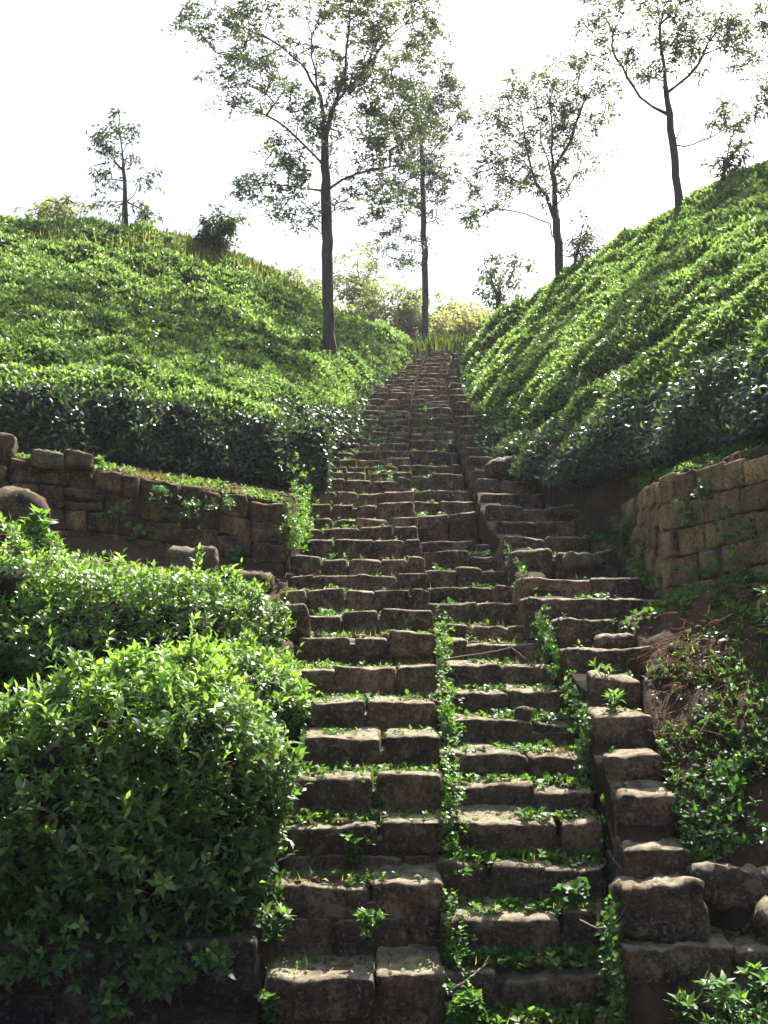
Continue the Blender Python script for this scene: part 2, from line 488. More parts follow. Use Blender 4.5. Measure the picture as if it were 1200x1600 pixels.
LC_PTS = [(-250, 560, 12.0), (0, 590, 12.9), (150, 600, 13.5), (300, 628, 14.1), (450, 655, 14.8), (535, 672, 15.6), (545, 658, 19.5), (558, 636, 24.5),
          (590, 600, 33), (612, 577, 38), (655, 545, 46), (0, 430, 22), (0, 338, 33), (-250, 335, 27), (-250, 440, 19), (150, 347, 36), (300, 374, 37), (330, 388, 38), (200, 490, 22.5), (400, 520, 26), (420, 420, 41),
          (520, 482, 45), (600, 507, 49), (645, 520, 51), (300, 470, 28.5), (450, 590, 20), (300, 550, 19.5), (100, 400, 29), (500, 540, 31.5), (560, 560, 34)]
RC_PTS = [(1450, 345, 8.0), (1200, 445, 9.9), (1000, 550, 13.1), (900, 605, 14.8), (800, 655, 18.6), (758, 628, 23), (728, 590, 33), (715, 560, 39), (713, 540, 45),
          (720, 532, 49), (830, 450, 37), (870, 430, 35), (1000, 352, 29), (1060, 318, 27), (1200, 248, 24), (1400, 160, 21), (1100, 400, 16), (1000, 450, 18.5), (900, 505, 22), (850, 540, 24.5), (800, 560, 28), (1200, 345, 15.5), (780, 540, 36), (1400, 260, 13.5)]
_lp = [P(x, y, rm(Y)) for x, y, Y in LC_PTS]
_rp = [P(x, y, rm(Y)) for x, y, Y in RC_PTS]
_lf, _rf = tps(_lp), tps(_rp)
LFRONT = np.array([P(x, y, Y)[:2] for x, y, Y in ((-900, 560, 9.9), (-250, 600, 11.6), (0, 690, 12.7), (150, 705, 13.3), (300, 725, 13.9), (450, 745, 14.6), (520, 740, 15.3), (600, 745, 15.8))])
LCREST = np.array([P(x, y, rm(Y))[:2] for x, y, Y in ((-900, 250, 27), (-250, 335, 29), (0, 338, 33), (150, 347, 36), (300, 374, 37.5), (420, 420, 41), (520, 482, 45), (600, 507, 49), (690, 530, 51))])
RCREST = np.array([P(x, y, rm(Y))[:2] for x, y, Y in ((690, 534, 50), (720, 532, 49), (830, 450, 37), (1000, 352, 29), (1200, 248, 24), (1400, 160, 21), (1800, 60, 19))])
REDGE = np.array([P(x, y, rm(Y))[:2] for x, y, Y in ((1700, 500, 6.5), (1450, 560, 8.0), (1200, 655, 9.8), (1000, 740, 13), (900, 745, 14.4), (795, 715, 19.0), (748, 640, 23.5), (724, 600, 33), (716, 570, 39), (712, 545, 45), (706, 535, 51))])
def LFY(X): return np.interp(X, LFRONT[:, 0], LFRONT[:, 1])
def LCY(X): return np.interp(X, LCREST[:, 0], LCREST[:, 1])
def RCY(X): return np.interp(X, RCREST[:, 0], RCREST[:, 1])
def RFX(Y): return np.interp(Y, REDGE[:, 1], REDGE[:, 0])
def canL(X, Y):
    Yc = LCY(X); Ye = np.minimum(Y, Yc)
    return _lf(np.maximum(X, -16), Ye) - 0.22 * (Y - Ye) + 0.3 * np.maximum(-16 - X, 0)
def canR(X, Y):
    Yc = RCY(X); Ye = np.maximum(np.minimum(Y, Yc), 6)
    return _rf(np.minimum(X, 13), Ye) - 0.22 * (Y - Ye) + 0.4 * np.maximum(X - 13, 0)
def hL(X, Y): return np.interp(Y, [15, 19], [1.05, 0.85]) + 0 * np.asarray(X)
def hR(X, Y): return np.interp(Y, [13, 20], [1.5, 0.75])

# walls: plan points with base and top heights
UW = [(P(445, 905, 12.9), P(445, 790, 12.9)), (P(330, 880, 12.55), P(330, 768, 12.55)), (P(150, 850, 12.0), P(150, 735, 12.0)), (P(0, 850, 11.5), P(0, 712, 11.5)), (P(-300, 850, 10.6), P(-300, 640, 10.6)), (P(-900, 860, 9.2), P(-900, 560, 9.2))]
RW = [(P(968, 850, 13.6), P(968, 792, 13.6)), (P(985, 862, 12.4), P(985, 782, 12.4)), (P(1050, 950, 10.2), P(1050, 742, 10.2)), (P(1200, 905, 9.0), P(1200, 712, 9.0)), (P(1420, 1010, 7.9), P(1420, 640, 7.9)), (P(1800, 1160, 6.6), P(1800, 520, 6.6))]
UWx = np.array([w[0][0] for w in UW][::-1]); UWy = np.array([w[0][1] for w in UW][::-1]); UWb = np.array([w[0][2] for w in UW][::-1]); UWt = np.array([w[1][2] for w in UW][::-1])
RWy = np.array([w[0][1] for w in RW][::-1]); RWx = np.array([w[0][0] for w in RW][::-1]); RWb = np.array([w[0][2] for w in RW][::-1]); RWt = np.array([w[1][2] for w in RW][::-1])

def ground(X, Y):
    X = np.asarray(X, float); Y = np.asarray(Y, float)
    z = np.full(X.shape, -1.80)
    # left side
    xl = XLL(Y)
    uwY = np.interp(X, UWx, UWy)
    uwb = np.interp(X, UWx, UWb); uwt = np.interp(X, UWx, UWt)
    lfY = LFY(X)
    low = -1.22 + (Y - 6.5) / np.maximum(uwY - 6.5, 0.5) * (uwb + 0.1 + 1.22)
    hb = canL(X, lfY) - hL(X, lfY)
    t = np.clip((Y - uwY) / np.maximum(lfY - uwY, 0.3), 0, 1)
    ter = (uwt - 0.03) * (1 - t) + hb * t
    zl = np.where(Y < 6.72, -1.8, np.where(Y < uwY + 0.12, low, np.where(Y < lfY, ter, canL(X, Y) - hL(X, Y))))
    left = X < xl
    z = np.where(left, zl, z)
    # right side
    xr = XRR(Y)
    rwX = np.interp(Y, RWy, RWx); rwb = np.interp(Y, RWy, RWb); rwt = np.interp(Y, RWy, RWt)
    rfx = RFX(Y)
    inw = (Y < 13.6)
    zr0 = zR(Y) - 0.06
    tt = np.clip((X - xr) / np.maximum(np.where(inw, rwX, rfx) - xr, 0.3), 0, 1.0)
    hbr = canR(rfx, Y) - hR(rfx, Y)
    bank = zr0 * (1 - tt) + np.where(inw, rwb + 0.02, hbr) * tt
    bank = bank + 0.16 * np.sin(tt * 3.14) * np.exp(-((Y - 8.4) / 0.9) ** 2)
    t2 = np.clip((X - rwX) / np.maximum(rfx - rwX, 0.25), 0, 1)
    terr = (rwt - 0.03) * (1 - t2) + np.maximum(hbr, rwt) * t2
    zr = np.where(X > rfx, canR(X, Y) - hR(X, Y), np.where(inw & (X > rwX + 0.14), terr, bank))
    zr = np.where(Y < 6.15, -1.8, zr)
    right = X > xr
    z = np.where(right, zr, z)
    mid = (~left) & (~right)
    z = np.where(mid, np.where(Y < 6.9, -1.8, zC(Y) - 0.55), z)
    # beyond the saddle the hill goes on rising gently and levels off
    far = np.clip(13.0 + 0.22 * (Y - 37), 0, 18.5)
    z = np.where(Y > 37.5, np.maximum(np.where(np.abs(X) < 400, z, z), far) if True else z, z)
    z = np.where((Y > 60), np.minimum(z, 19.0), z)
    return z

def axis_pts(parts):
    o = []
    for a, b, s in parts:
        o.append(np.arange(a, b, s))
    return np.concatenate(o + [np.array([parts[-1][1]])])
gx = axis_pts([(-160, -24, 8), (-24, -6, 0.6), (-6, 1.4, 0.11), (1.4, 3.7, 0.055), (3.7, 5, 0.11), (5, 14, 0.4), (14, 30, 1.5), (30, 160, 10)])
gy = axis_pts([(-40, 4, 2.0), (4, 6.1, 0.11), (6.1, 13, 0.06), (13, 17, 0.11), (17, 40, 0.4), (40, 70, 1.5), (70, 170, 10)])
GX, GY = np.meshgrid(gx, gy)
GZ = ground(GX, GY)
bump = 0.03 * np.sin(GX * 7.3 + 1.1 * np.sin(GY * 3.1)) * np.sin(GY * 6.1 + GX) + 0.02 * np.sin(GX * 17 + GY * 3) * np.sin(GY * 15 - GX * 4)
GZ = GZ + np.where((GY > 4) & (GY < 20), bump, 0)
clod = wob(np.stack((GX.ravel(), GY.ravel(), 0 * GX.ravel()), 1), 0.028, 9)[:, 2].reshape(GX.shape) + wob(np.stack((GX.ravel(), GY.ravel(), 0 * GX.ravel()), 1), 0.02, 21)[:, 2].reshape(GX.shape)
GZ = GZ + np.where((GY > 6.1) & (GY < 14) & (GX > 1.5) & (GX < 4), clod, 0)
nx, ny = len(gx), len(gy)
ii = (np.arange(ny - 1)[:, None] * nx + np.arange(nx - 1)[None]).ravel()
GV = np.stack((GX.ravel(), GY.ravel(), GZ.ravel()), 1)
g = mk("ground", GV, [np.stack((ii, ii + 1, ii + nx + 1, ii + nx), 1)], M_SOIL)
tag(g, "bare brown hillside soil under the tea and around the steps", "ground", kind="structure")

# ------------------------------------------------------------------ the three flights of steps
def lerp(a, b, t): return a + (b - a) * t

def flight(name, label, rows, left_of, right_of, kind):
    b0 = np.array((0.5 * (left_of(rows[0]) + right_of(rows[0])), rows[0][0], rows[0][1] - 0.4))
    th = thing(name, label, "stairs", b0)
    for i, (Y, z, _, _) in enumerate(rows):
        Yn = rows[i + 1][0] if i + 1 < len(rows) else Y + 0.5
        zp = rows[i - 1][1] if i else z - 0.45
        zn = rows[i + 1][1] if i + 1 < len(rows) else z + 0.3
        x0, x1 = left_of(rows[i]), right_of(rows[i])
        acc = Acc()
        cell = 0.036 if Y < 9.5 else (0.055 if Y < 14 else (0.09 if Y < 20 else 0.14))
        wmin, wmax = {'left': (0.34, 0.72) if Y < 9 else (0.28, 0.55), 'mid': (0.3, 0.8), 'right': (0.38, 0.8)}[kind]
        edges = [x0]
        while edges[-1] < x1 - 0.12:
            w = rng.uniform(wmin, wmax)
            if x1 - edges[-1] - w < 0.2: w = x1 - edges[-1]
            edges.append(edges[-1] + w)
        depth = min(Yn - Y + 0.16, 1.3)
        rise = z - zp
        back = float(np.interp(Y, [6, 9, 14, 20], [0.085, 0.075, 0.05, 0.03]))       # treads climb towards their backs
        two = rise > 0.31 and Y < 11 and kind != 'right'
        for k in range(len(edges) - 1):
            a, b = edges[k], edges[k + 1]
            last = (k == len(edges) - 2) if kind == 'left' else (k == 0 if kind == 'right' else False)
            jit = 0.25 if last else 1.0
            amp = {'left': 0.012, 'mid': 0.016, 'right': 0.016}[kind]
            top = z + rng.normal(0, 0.018) * jit * min(1, rise / 0.25) + (0.015 if last else -0.005)
            bot = zp - 0.06 if two else zp - 0.12
            if two: bot = max(bot, z - rng.uniform(0.19, 0.26))
            if kind == 'right': bot = zC(Y) - 0.25 if k == 0 else zp - 0.2
            if kind == 'mid' and rng.random() < 0.22: top -= 0.05 * min(1, rise / 0.3)
            fy = Y + rng.normal(0, 0.022) * jit
            dd = depth * (1.0 if kind == 'left' else rng.uniform(0.85, 1.0))
            gap = 0.008
            hz = (top - bot) / 2
            tl = back * rng.uniform(0.5, 1.3) / max(dd, 0.4)
            stone(acc, ((a + b) / 2, fy + dd / 2, (top + bot) / 2 + tl * dd / 2), ((b - a) / 2 - gap, dd / 2, hz),
                  rng.normal(0, 0.025) * jit, (tl, rng.normal(0, 0.025)), 0.03 if Y < 12 else 0.045, amp, cell)
        if two:                                   # a lower course, set back a little
            e2 = [x0]
            while e2[-1] < x1 - 0.12:
                w = rng.uniform(wmin, wmax) * 0.9
                if x1 - e2[-1] - w < 0.2: w = x1 - e2[-1]
                e2.append(e2[-1] + w)
            for a, b in zip(e2[:-1], e2[1:]):
                hi, lo = z - 0.20, zp - 0.14
                stone(acc, ((a + b) / 2, Y + 0.035 + rng.normal(0, 0.015) + 0.2, (hi + lo) / 2), ((b - a) / 2 - 0.008, 0.2, (hi - lo) / 2), rng.normal(0, 0.02), (0, rng.normal(0, 0.02)), 0.025, 0.012, cell)
        # packed earth between the stones and behind their tops
        stone(acc, ((x0 + x1) / 2, Y + 0.07 + (depth + 0.1) / 2, (z - 0.05 + zp - 0.2) / 2), ((x1 - x0) / 2 - 0.02, (depth + 0.1) / 2, (z - 0.05 - zp + 0.2) / 2), 0, (back / max(depth, 0.4), 0), 0.02, 0.012, 0.12)
        acc.build("step", M_STEP, th)
    return th

flight("stone_stairway", "wide left flight of rough dark stone steps climbing the hill beside the tea", LST,
       lambda s: xat(s[2], s[0], s[1]), lambda s: float(XL(s[0])) if s[0] > 8 else xat(s[3], s[0], s[1]), 'left')
flight("stone_stairway", "sunken middle flight of weedy stone steps between two higher flights", CST,
       lambda s: float(XL(s[0])) - 0.02, lambda s: float(XR(s[0])) + 0.04, 'mid')
rf = flight("stone_stairway", "broken right-hand flight of stone steps edged by earth and weeds", RST,
            lambda s: xat(s[2], s[0], s[1]), lambda s: xat(s[3], s[0], s[1]), 'right')

# earth cheek between the middle and the right flight
acc = Acc()
ys = np.arange(6.2, 17, 0.12); hs = np.linspace(0, 1, 9)
YY, HH = np.meshgrid(ys, hs)
xr_edge = np.interp(YY, _ry, [xat(s[2], s[0], s[1]) for s in RST])
zb = zC(YY) - 0.3; zt = np.minimum(zR(YY) - 0.16, zb + 0.75)
WX = lerp(XR(YY) + 0.02, np.maximum(xr_edge - 0.01, XR(YY) + 0.04), HH ** 0.7)
V = np.stack((WX.ravel(), YY.ravel(), lerp(zb, zt, HH).ravel()), 1)
V = V + wob(V, 0.035, 7) + wob(V, 0.02, 25) * np.array((1, 0.4, 0.6))
m_, n_ = YY.shape
i0 = (np.arange(m_ - 1)[:, None] * n_ + np.arange(n_ - 1)[None]).ravel()
# give it real thickness: a back sheet set into the right flight
Vb = V + np.array((0.30, 0, 0))
nv = len(V)
Fr = np.stack((i0, i0 + n_, i0 + n_ + 1, i0 + 1), 1)
top = np.arange(n_ - 1) + (m_ - 1) * n_
Ft = np.stack((top, top + nv, top + nv + 1, top + 1), 1)
acc.add(np.concatenate((V, Vb)), [Fr, Fr[:, ::-1] + nv, Ft])
acc.build("earth_cheek", M_REDEARTH, rf)["label"] = "reddish earth cheek facing the sunken flight"

# ------------------------------------------------------------------ retaining walls
def wall(name, label, pts, mat, course=0.2, wid=(0.22, 0.5), thick=0.3, cell=0.085, rubble=0.5, amp=0.02, face=(0.0, -1.0), rad=None, tap=0.06):
    base = np.array([p[0] for p in pts]); topz = np.array([p[1][2] for p in pts])
    seg = np.linalg.norm(np.diff(base[:, :2], axis=0), axis=1)
    s = np.concatenate(([0], np.cumsum(seg)))
    def at(t):
        return np.array([np.interp(t, s, base[:, k]) for k in range(3)]), np.interp(t, s, topz)
    th = thing(name, label, "wall", base[0])
    acc = Acc()
    hmax = np.median((topz - base[:, 2])[:5])
    nc = max(2, int(round(hmax / course)))
    for c in range(nc):
        t = 0.0
        f0, f1 = c / nc, (c + 1) / nc
        while t < s[-1] - 0.03:
            w = min(rng.uniform(*wid), s[-1] - t)
            if s[-1] - t - w < 0.14: w = s[-1] - t
            b, tz = at(t + w / 2)
            b1, _ = at(t + 0.02); b2, _ = at(t + w - 0.02)
            rz = math.atan2(b2[1] - b1[1], b2[0] - b1[0])
            lo, hi = lerp(b[2] - 0.1, tz, f0), lerp(b[2] - 0.1, tz, f1)
            pieces = [(lo, hi)]
            if rng.random() < rubble * 0.35: 
                q = lerp(lo, hi, rng.uniform(0.4, 0.6)); pieces = [(lo, q), (q, hi)]
            nrm = np.array((math.sin(rz), -math.cos(rz), 0))
            if nrm[0] * face[0] + nrm[1] * face[1] < 0: nrm = -nrm
            for lo2, hi2 in pieces:
                out = rng.normal(0, 0.005 if tap < 0.03 else 0.02 * (1 + rubble)) - 0.05 * f1
                cpos = (*(b[:2] + nrm[:2] * (out - thick / 2 + 0.05)), (lo2 + hi2) / 2)
                stone(acc, cpos, (w / 2 - (0.010 if tap < 0.03 else 0.008), thick / 2, (hi2 - lo2) / 2 - (0.008 if tap < 0.03 else 0.006) + (rng.uniform(-0.02, 0.02) if c == nc - 1 else 0)),
                      rz + rng.normal(0, 0.008 if tap < 0.03 else 0.03), (rng.normal(0, 0.006 if tap < 0.03 else 0.02), rng.normal(0, 0.008 + 0.03 * rubble)), rad or (0.035 + 0.015 * rubble), amp, cell, tap)
            t += w
    acc.build("stones", mat, th)
    # earth fill behind the stones, seen in the joints
    acc = Acc()
    for a, b in zip(pts[:-1], pts[1:]):
        mid = (a[0] + b[0]) / 2
        d = b[0] - a[0]; ln = math.hypot(d[0], d[1]); rz = math.atan2(d[1], d[0])
        nrm = np.array((math.sin(rz), -math.cos(rz)))
        if nrm[0] * face[0] + nrm[1] * face[1] < 0: nrm = -nrm
        tz = min(a[1][2], b[1][2]) - 0.08
        bz = min(a[0][2], b[0][2]) - 0.15
        stone(acc, (mid[0] - nrm[0] * 0.16, mid[1] - nrm[1] * 0.16, (tz + bz) / 2), (ln / 2 + 0.02, 0.11, (tz - bz) / 2), rz, (0, 0), 0.02, 0.008, 0.15)
    acc.build("earth_fill", M_REDEARTH, th)
    return th

wall("retaining_wall", "dark rough stone retaining wall under the left tea hedge, weeds in its joints", UW, M_DARKWALL, 0.26, (0.22, 0.48), 0.3, 0.045, 0.4, 0.017, rad=0.035)
ret = [(P(446, 908, 13.0), P(446, 792, 13.0)), (np.array((-1.14, 14.2, float(zC(14.2)))), np.array((-1.14, 14.2, 3.1))), (np.array((-1.20, 15.6, float(zC(15.6)))), np.array((-1.2, 15.6, 3.55)))]
wall("retaining_wall", "short return of dark stone wall running back along the left steps", ret, M_DARKWALL, 0.2, (0.25, 0.5), 0.3, 0.09, 0.5, 0.02, (1.0, -0.2))
wall("retaining_wall", "yellowish squared stone retaining wall below the right tea hedge", RW, M_YELLOWWALL, 0.22, (0.24, 0.5), 0.3, 0.045, 0.1, 0.007, (-0.8, -0.6), 0.02, 0.02)
LW = [(np.array((-0.735, 6.5, -1.95)), np.array((-0.735, 6.5, -1.21))), (np.array((-2.6, 6.42, -1.95)), np.array((-2.6, 6.42, -1.20))), (np.array((-6.5, 6.2, -1.95)), np.array((-6.5, 6.2, -1.15)))]
wall("retaining_wall", "low shaded stone wall beneath the big bush at bottom left", LW, M_LOWWALL_SHADE, 0.26, (0.32, 0.62), 0.34, 0.045, 0.3, 0.014, rad=0.03)

# ------------------------------------------------------------------ loose stones
def loose(label, px, Y, size, mat, rz=0.0, tilt=(0, 0), rad=0.09, amp=0.03, name="loose_stone", cat="stone"):
    """px = (column, row of the base)"""
    c = P(px[0], px[1], Y)
    th = Acc()
    stone(th, c + np.array((0, 0, size[2] / 2)), np.array(size) / 2, rz, tilt, rad, amp, 0.045)
    o = th.build(name, mat)
    o.location = (0, 0, 0)
    # origin at the stone's base
    off = np.array(c)
    me = o.data
    co = np.empty(len(me.vertices) * 3, np.float32); me.vertices.foreach_get("co", co)
    me.vertices.foreach_set("co", (co.reshape(-1, 3) - off).ravel().astype(np.float32)); me.update()
    o.location = [float(q) for q in off]
    return tag(o, label, cat)

loose("pale tan oblong stone lying above the bush before the dark wall", (300, 900), 11.3, (0.60, 0.35, 0.30), M_PALE, 0.05, (0, 0.05))
loose("dark rounded boulder at the left edge above the bush", (22, 850), 10.6, (0.58, 0.45, 0.55), M_DARKWALL, 0.2, (0, 0.1), 0.16)
loose("pale flat capping stone at the left end of the dark wall", (75, 733), 11.75, (0.36, 0.34, 0.2), M_PALE, 0.3, (0, 0), 0.04, 0.018)
loose("dark capping stone beside the small fern on the dark wall", (120, 738), 11.9, (0.36, 0.34, 0.22), M_DARKWALL, 0.3, (0, 0), 0.04, 0.02)
loose("dark stone against the left picture edge on top of the wall", (-2, 712), 11.6, (0.36, 0.36, 0.26), M_DARKWALL, 0.3, (0, 0.2), 0.06, 0.02)
loose("flat dark slab beside the steps under the dark wall's corner", (385, 928), 11.5, (0.50, 0.5, 0.24), M_DARKWALL, -0.1, (0, 0.12))
loose("squared block at the left end of a step above the bush", (455, 1000), 10.1, (0.34, 0.3, 0.33), M_STEP, 0.02, (0, 0), 0.04, 0.015)
loose("big rough squarish boulder on the lowest ledge of the right flight", (1028, 1462), 6.75, (0.47, 0.42, 0.31), M_STEP, 0.1, (0, -0.03), 0.05, 0.03, "boulder", "boulder")
loose("long grey stone on the lowest ledge at the right picture edge", (1150, 1418), 6.9, (0.60, 0.36, 0.27), M_STEP, 0.1, (0, -0.04), 0.08, 0.03)
loose("small brown stone in the weeds at the right picture edge", (1215, 1475), 6.6, (0.26, 0.26, 0.22), M_STEP, 0.4, (0, 0.1), 0.09, 0.03)
loose("long dark stone tipped against the foot of the right tea hedge", (797, 742), 17.2, (0.75, 0.5, 0.30), M_STEP, 0.35, (0, -0.12), 0.13, 0.03)
loose("little brown stone on a tread of the sunken flight", (818, 1128), 8.55, (0.13, 0.12, 0.10), M_STEP, 0.4, (0, 0.1), 0.05, 0.02)
loose("flat brown stone half buried in the earth gully below the right hedge", (875, 808), 14.2, (0.40, 0.3, 0.13), M_STEP, 0.3, (0, -0.1), 0.05, 0.02)
loose("tan stone in the weeds just left of the yellow wall", (905, 888), 12.0, (0.38, 0.3, 0.2), M_PALE, 0.1, (0, 0.05), 0.08, 0.02)
loose("low rounded stone among the weeds above the red dirt", (960, 1022), 9.2, (0.30, 0.3, 0.16), M_STEP, 0.1, (0, 0.05), 0.08, 0.02)

# ------------------------------------------------------------------ tea on the two hillsides
def tea_field(side, rows, labels, n_total):
    can, hh = (canL, hL) if side == 'L' else (canR, hR)
    if side == 'L': x0, x1, y0, y1 = -17.0, 3.0, 10.0, 41.0
    else: x0, x1, y0, y1 = 1.2, 14.0, 6.2, 41.0
    def inside(X, Y):
        if side == 'L': return (Y > LFY(X)) & (X < XLL(Y) - 0.12) & (Y < LCY(X) + 2.0)
        return (X > RFX(Y)) & (Y < RCY(X) + 2.0) & ((Y < 38.5))
    def edge(X, Y):
        if side == 'L': return np.minimum(Y - LFY(X), np.where(Y > 15, XLL(Y) - 0.12 - X, 9))
        return X - RFX(Y)
    sq = 1.02
    ox, oy, oh = (rng.uniform(0.05, 0.95, (64, 64)) for _ in range(3))
    def bushes(X, Y):
        """distance to the middle of the nearest tea plant"""
        i0, j0 = np.floor(X / sq).astype(int), np.floor(Y / sq).astype(int)
        best = np.full(np.shape(X), 9.0)
        for di in (-1, 0, 1):
            for dj in (-1, 0, 1):
                i, j = i0 + di, j0 + dj
                cx_ = (i + ox[i % 64, j % 64]) * sq; cy_ = (j + oy[i % 64, j % 64]) * sq
                best = np.minimum(best, np.hypot(X - cx_, Y - cy_) + 0.12 * oh[i % 64, j % 64])
        return best
    def shape(X, Y, zc):
        """clipped top with shallow gaps between rows and rounded edges"""
        f = np.interp(zc, rows, np.arange(len(rows)))
        fr = f - np.floor(f)
        dist = np.minimum(fr, 1 - fr)
        hz = 0.24 * np.exp(-(dist / 0.075) ** 2)
        hz = hz + 0.07 * np.sin(X * 1.9 + 0.7 * np.sin(Y * 1.3)) * np.sin(Y * 1.7 + X * 0.6) + 0.08 * np.sin(X * 4.3 + Y) * np.sin(Y * 3.9 - X)
        hz = hz + 0.12 * np.minimum(bushes(X, Y) / 0.62, 1.15) ** 3
        e = edge(X, Y)
        return zc - hz - (0.45 * np.exp(-np.maximum(e, 0) / 0.22) if side == 'L' else 0.75 * np.exp(-np.maximum(e, 0) / 0.45))
    # sample points
    pts = []
    need = n_total
    Xs, Ys_ = np.empty(0), np.empty(0)
    while len(Xs) < need:
        X = rng.uniform(x0, x1, 400000); Y = rng.uniform(y0, y1, 400000)
        dist = np.hypot(X, Y)
        infr = np.abs(X) < 0.45 * Y + 1.0
        p = np.minimum(1, (12.5 / dist) ** 1.6) * np.where(infr, 1, 0.25)
        k = (rng.random(len(X)) < p) & inside(X, Y)
        Xs = np.concatenate((Xs, X[k])); Ys_ = np.concatenate((Ys_, Y[k]))
    X, Y = Xs[:need], Ys_[:need]
    zc = can(X, Y)
    z = shape(X, Y, zc)
    idx = np.clip(np.searchsorted(rows, zc) - 1, 0, len(rows) - 2)
    # patches of young growth
    pat = 0.5 + 0.5 * np.sin(X * 0.9 + 1.7 * np.sin(Y * 0.5)) * np.sin(Y * 0.8 + 0.6 * X)
    # front and side faces
    FX, FY, FZ, FI, FN = [], [], [], [], []
    def face(xa, ya, nrm, n):
        t = rng.random(n) * (len(xa) - 1)
        i = t.astype(int); fr = t - i
        fx = xa[i] * (1 - fr) + xa[i + 1] * fr; fy = ya[i] * (1 - fr) + ya[i + 1] * fr
        zc_ = can(fx, fy); h = hh(fx, fy)
        v = rng.random(n)
        b = rng.normal(0, 0.10, n) - (0.25 if side == 'L' else 0.5) * v ** 2 + 0.08 * np.sin(fx * 5 + fy * 4 + v * 3)
        FX.append(fx + nrm[0] * (b + 0.05)); FY.append(fy + nrm[1] * (b + 0.05))
        FZ.append(zc_ - h * 0.97 + h * (0.92 if side == 'L' else 0.75) * v); FN.append(np.tile(nrm, (n, 1))); FI.append(np.clip(np.searchsorted(rows, zc_) - 1, 0, len(rows) - 2))
    if side == 'L':
        xs = np.linspace(-6.5, -0.85, 60); face(xs, LFY(xs), np.array((0.1, -1.0, 0.1)), 17000)
        ys_ = np.linspace(15.6, 36, 80); face(XLL(ys_) - 0.15, ys_, np.array((1.0, -0.3, 0.1)), 13000)
    else:
        ys_ = np.linspace(7.5, 14.6, 60); face(RFX(ys_), ys_, np.array((-0.75, -0.65, 0.1)), 24000)
        ys_ = np.linspace(14.4, 36, 80); face(RFX(ys_), ys_, np.array((-1.0, -0.3, 0.1)), 16000)
    fx, fy, fz, fi, fn = map(np.concatenate, (FX, FY, FZ, FI, FN))
    step = 0.22
    for r in range(len(rows) - 1):
        k = idx == r; kf = fi == r
        if k.sum() + kf.sum() < 50: continue
        acc = Acc()
        n = int(k.sum())
        pos = np.stack((X[k], Y[k], z[k]), 1)
        dist = np.linalg.norm(pos, axis=1)
        pos[:, 2] -= np.abs(rng.normal(0, 0.08, n)) - 0.05
        ax = np.stack((rng.normal(0, 0.35, n), rng.normal(0, 0.35, n), np.ones(n)), 1)
        Ls = 0.088 * (np.maximum(dist, 12) / 12.5) ** 0.6
        age_shade = np.clip(0.45 + 0.38 * pat[k] + rng.normal(0, 0.24, n), 0, 1)
        near = dist < 19
        for sel, kk, q in ((near, 5, False), (~near, 4, True)):
            if sel.sum():
                acc.add(*rosettes(pos[sel], ax[sel], kk, Ls[sel], 0.46, (0.45, 1.45), age_shade[sel], 0.15, q, 0.07))
        nf = int(kf.sum())
        if nf:
            pf = np.stack((fx[kf], fy[kf], fz[kf]), 1)
            df = np.linalg.norm(pf, axis=1)
            axf = fn[kf] + rng.normal(0, 0.4, (nf, 3)) + np.array((0, 0, 0.35))
            acc.add(*rosettes(pf, axf, 4, 0.105 * (df / 12.5) ** 0.5, 0.40, (0.4, 1.3), np.clip(rng.normal(0.10, 0.12, nf), 0, 1), 0.3, False, 0.08))  # front leaves pushed to the dark end, painting the shaded face
        base = np.array((X[k].mean() if n else fx[kf].mean(), Y[k].mean() if n else fy[kf].mean(), 0))
        base[2] = float(can(base[0], base[1]) - hh(base[0], base[1]))
        lab = labels[min(r, len(labels) - 1)]
        th = thing("tea_hedge", lab, "tea hedge", base, "tea hedges on the left hillside" if side == 'L' else "tea hedges on the right hillside")
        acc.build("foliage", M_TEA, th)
        # woody inside: a dark slab under the top, added to stop light leaking through
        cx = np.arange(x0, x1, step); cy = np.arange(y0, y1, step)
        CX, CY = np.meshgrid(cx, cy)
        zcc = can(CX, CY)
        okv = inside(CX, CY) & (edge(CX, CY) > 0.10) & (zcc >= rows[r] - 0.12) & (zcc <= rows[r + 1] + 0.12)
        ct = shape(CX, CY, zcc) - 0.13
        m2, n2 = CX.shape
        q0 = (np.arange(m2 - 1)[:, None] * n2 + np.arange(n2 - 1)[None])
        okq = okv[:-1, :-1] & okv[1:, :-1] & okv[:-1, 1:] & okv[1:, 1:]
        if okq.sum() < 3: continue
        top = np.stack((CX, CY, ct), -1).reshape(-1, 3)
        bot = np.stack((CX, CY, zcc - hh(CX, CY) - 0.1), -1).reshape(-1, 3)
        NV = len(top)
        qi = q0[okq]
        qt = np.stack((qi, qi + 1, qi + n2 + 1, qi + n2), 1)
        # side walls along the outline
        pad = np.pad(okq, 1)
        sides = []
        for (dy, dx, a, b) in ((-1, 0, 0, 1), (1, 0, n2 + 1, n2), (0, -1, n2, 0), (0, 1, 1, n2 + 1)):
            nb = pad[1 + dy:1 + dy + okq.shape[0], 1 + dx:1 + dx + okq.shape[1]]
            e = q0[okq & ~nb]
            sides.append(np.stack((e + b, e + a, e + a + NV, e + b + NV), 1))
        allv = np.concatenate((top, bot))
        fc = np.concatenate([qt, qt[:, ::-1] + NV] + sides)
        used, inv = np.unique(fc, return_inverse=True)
        mk("dark_core", allv[used], [inv.reshape(fc.shape)], M_CORE_SHADE, th)

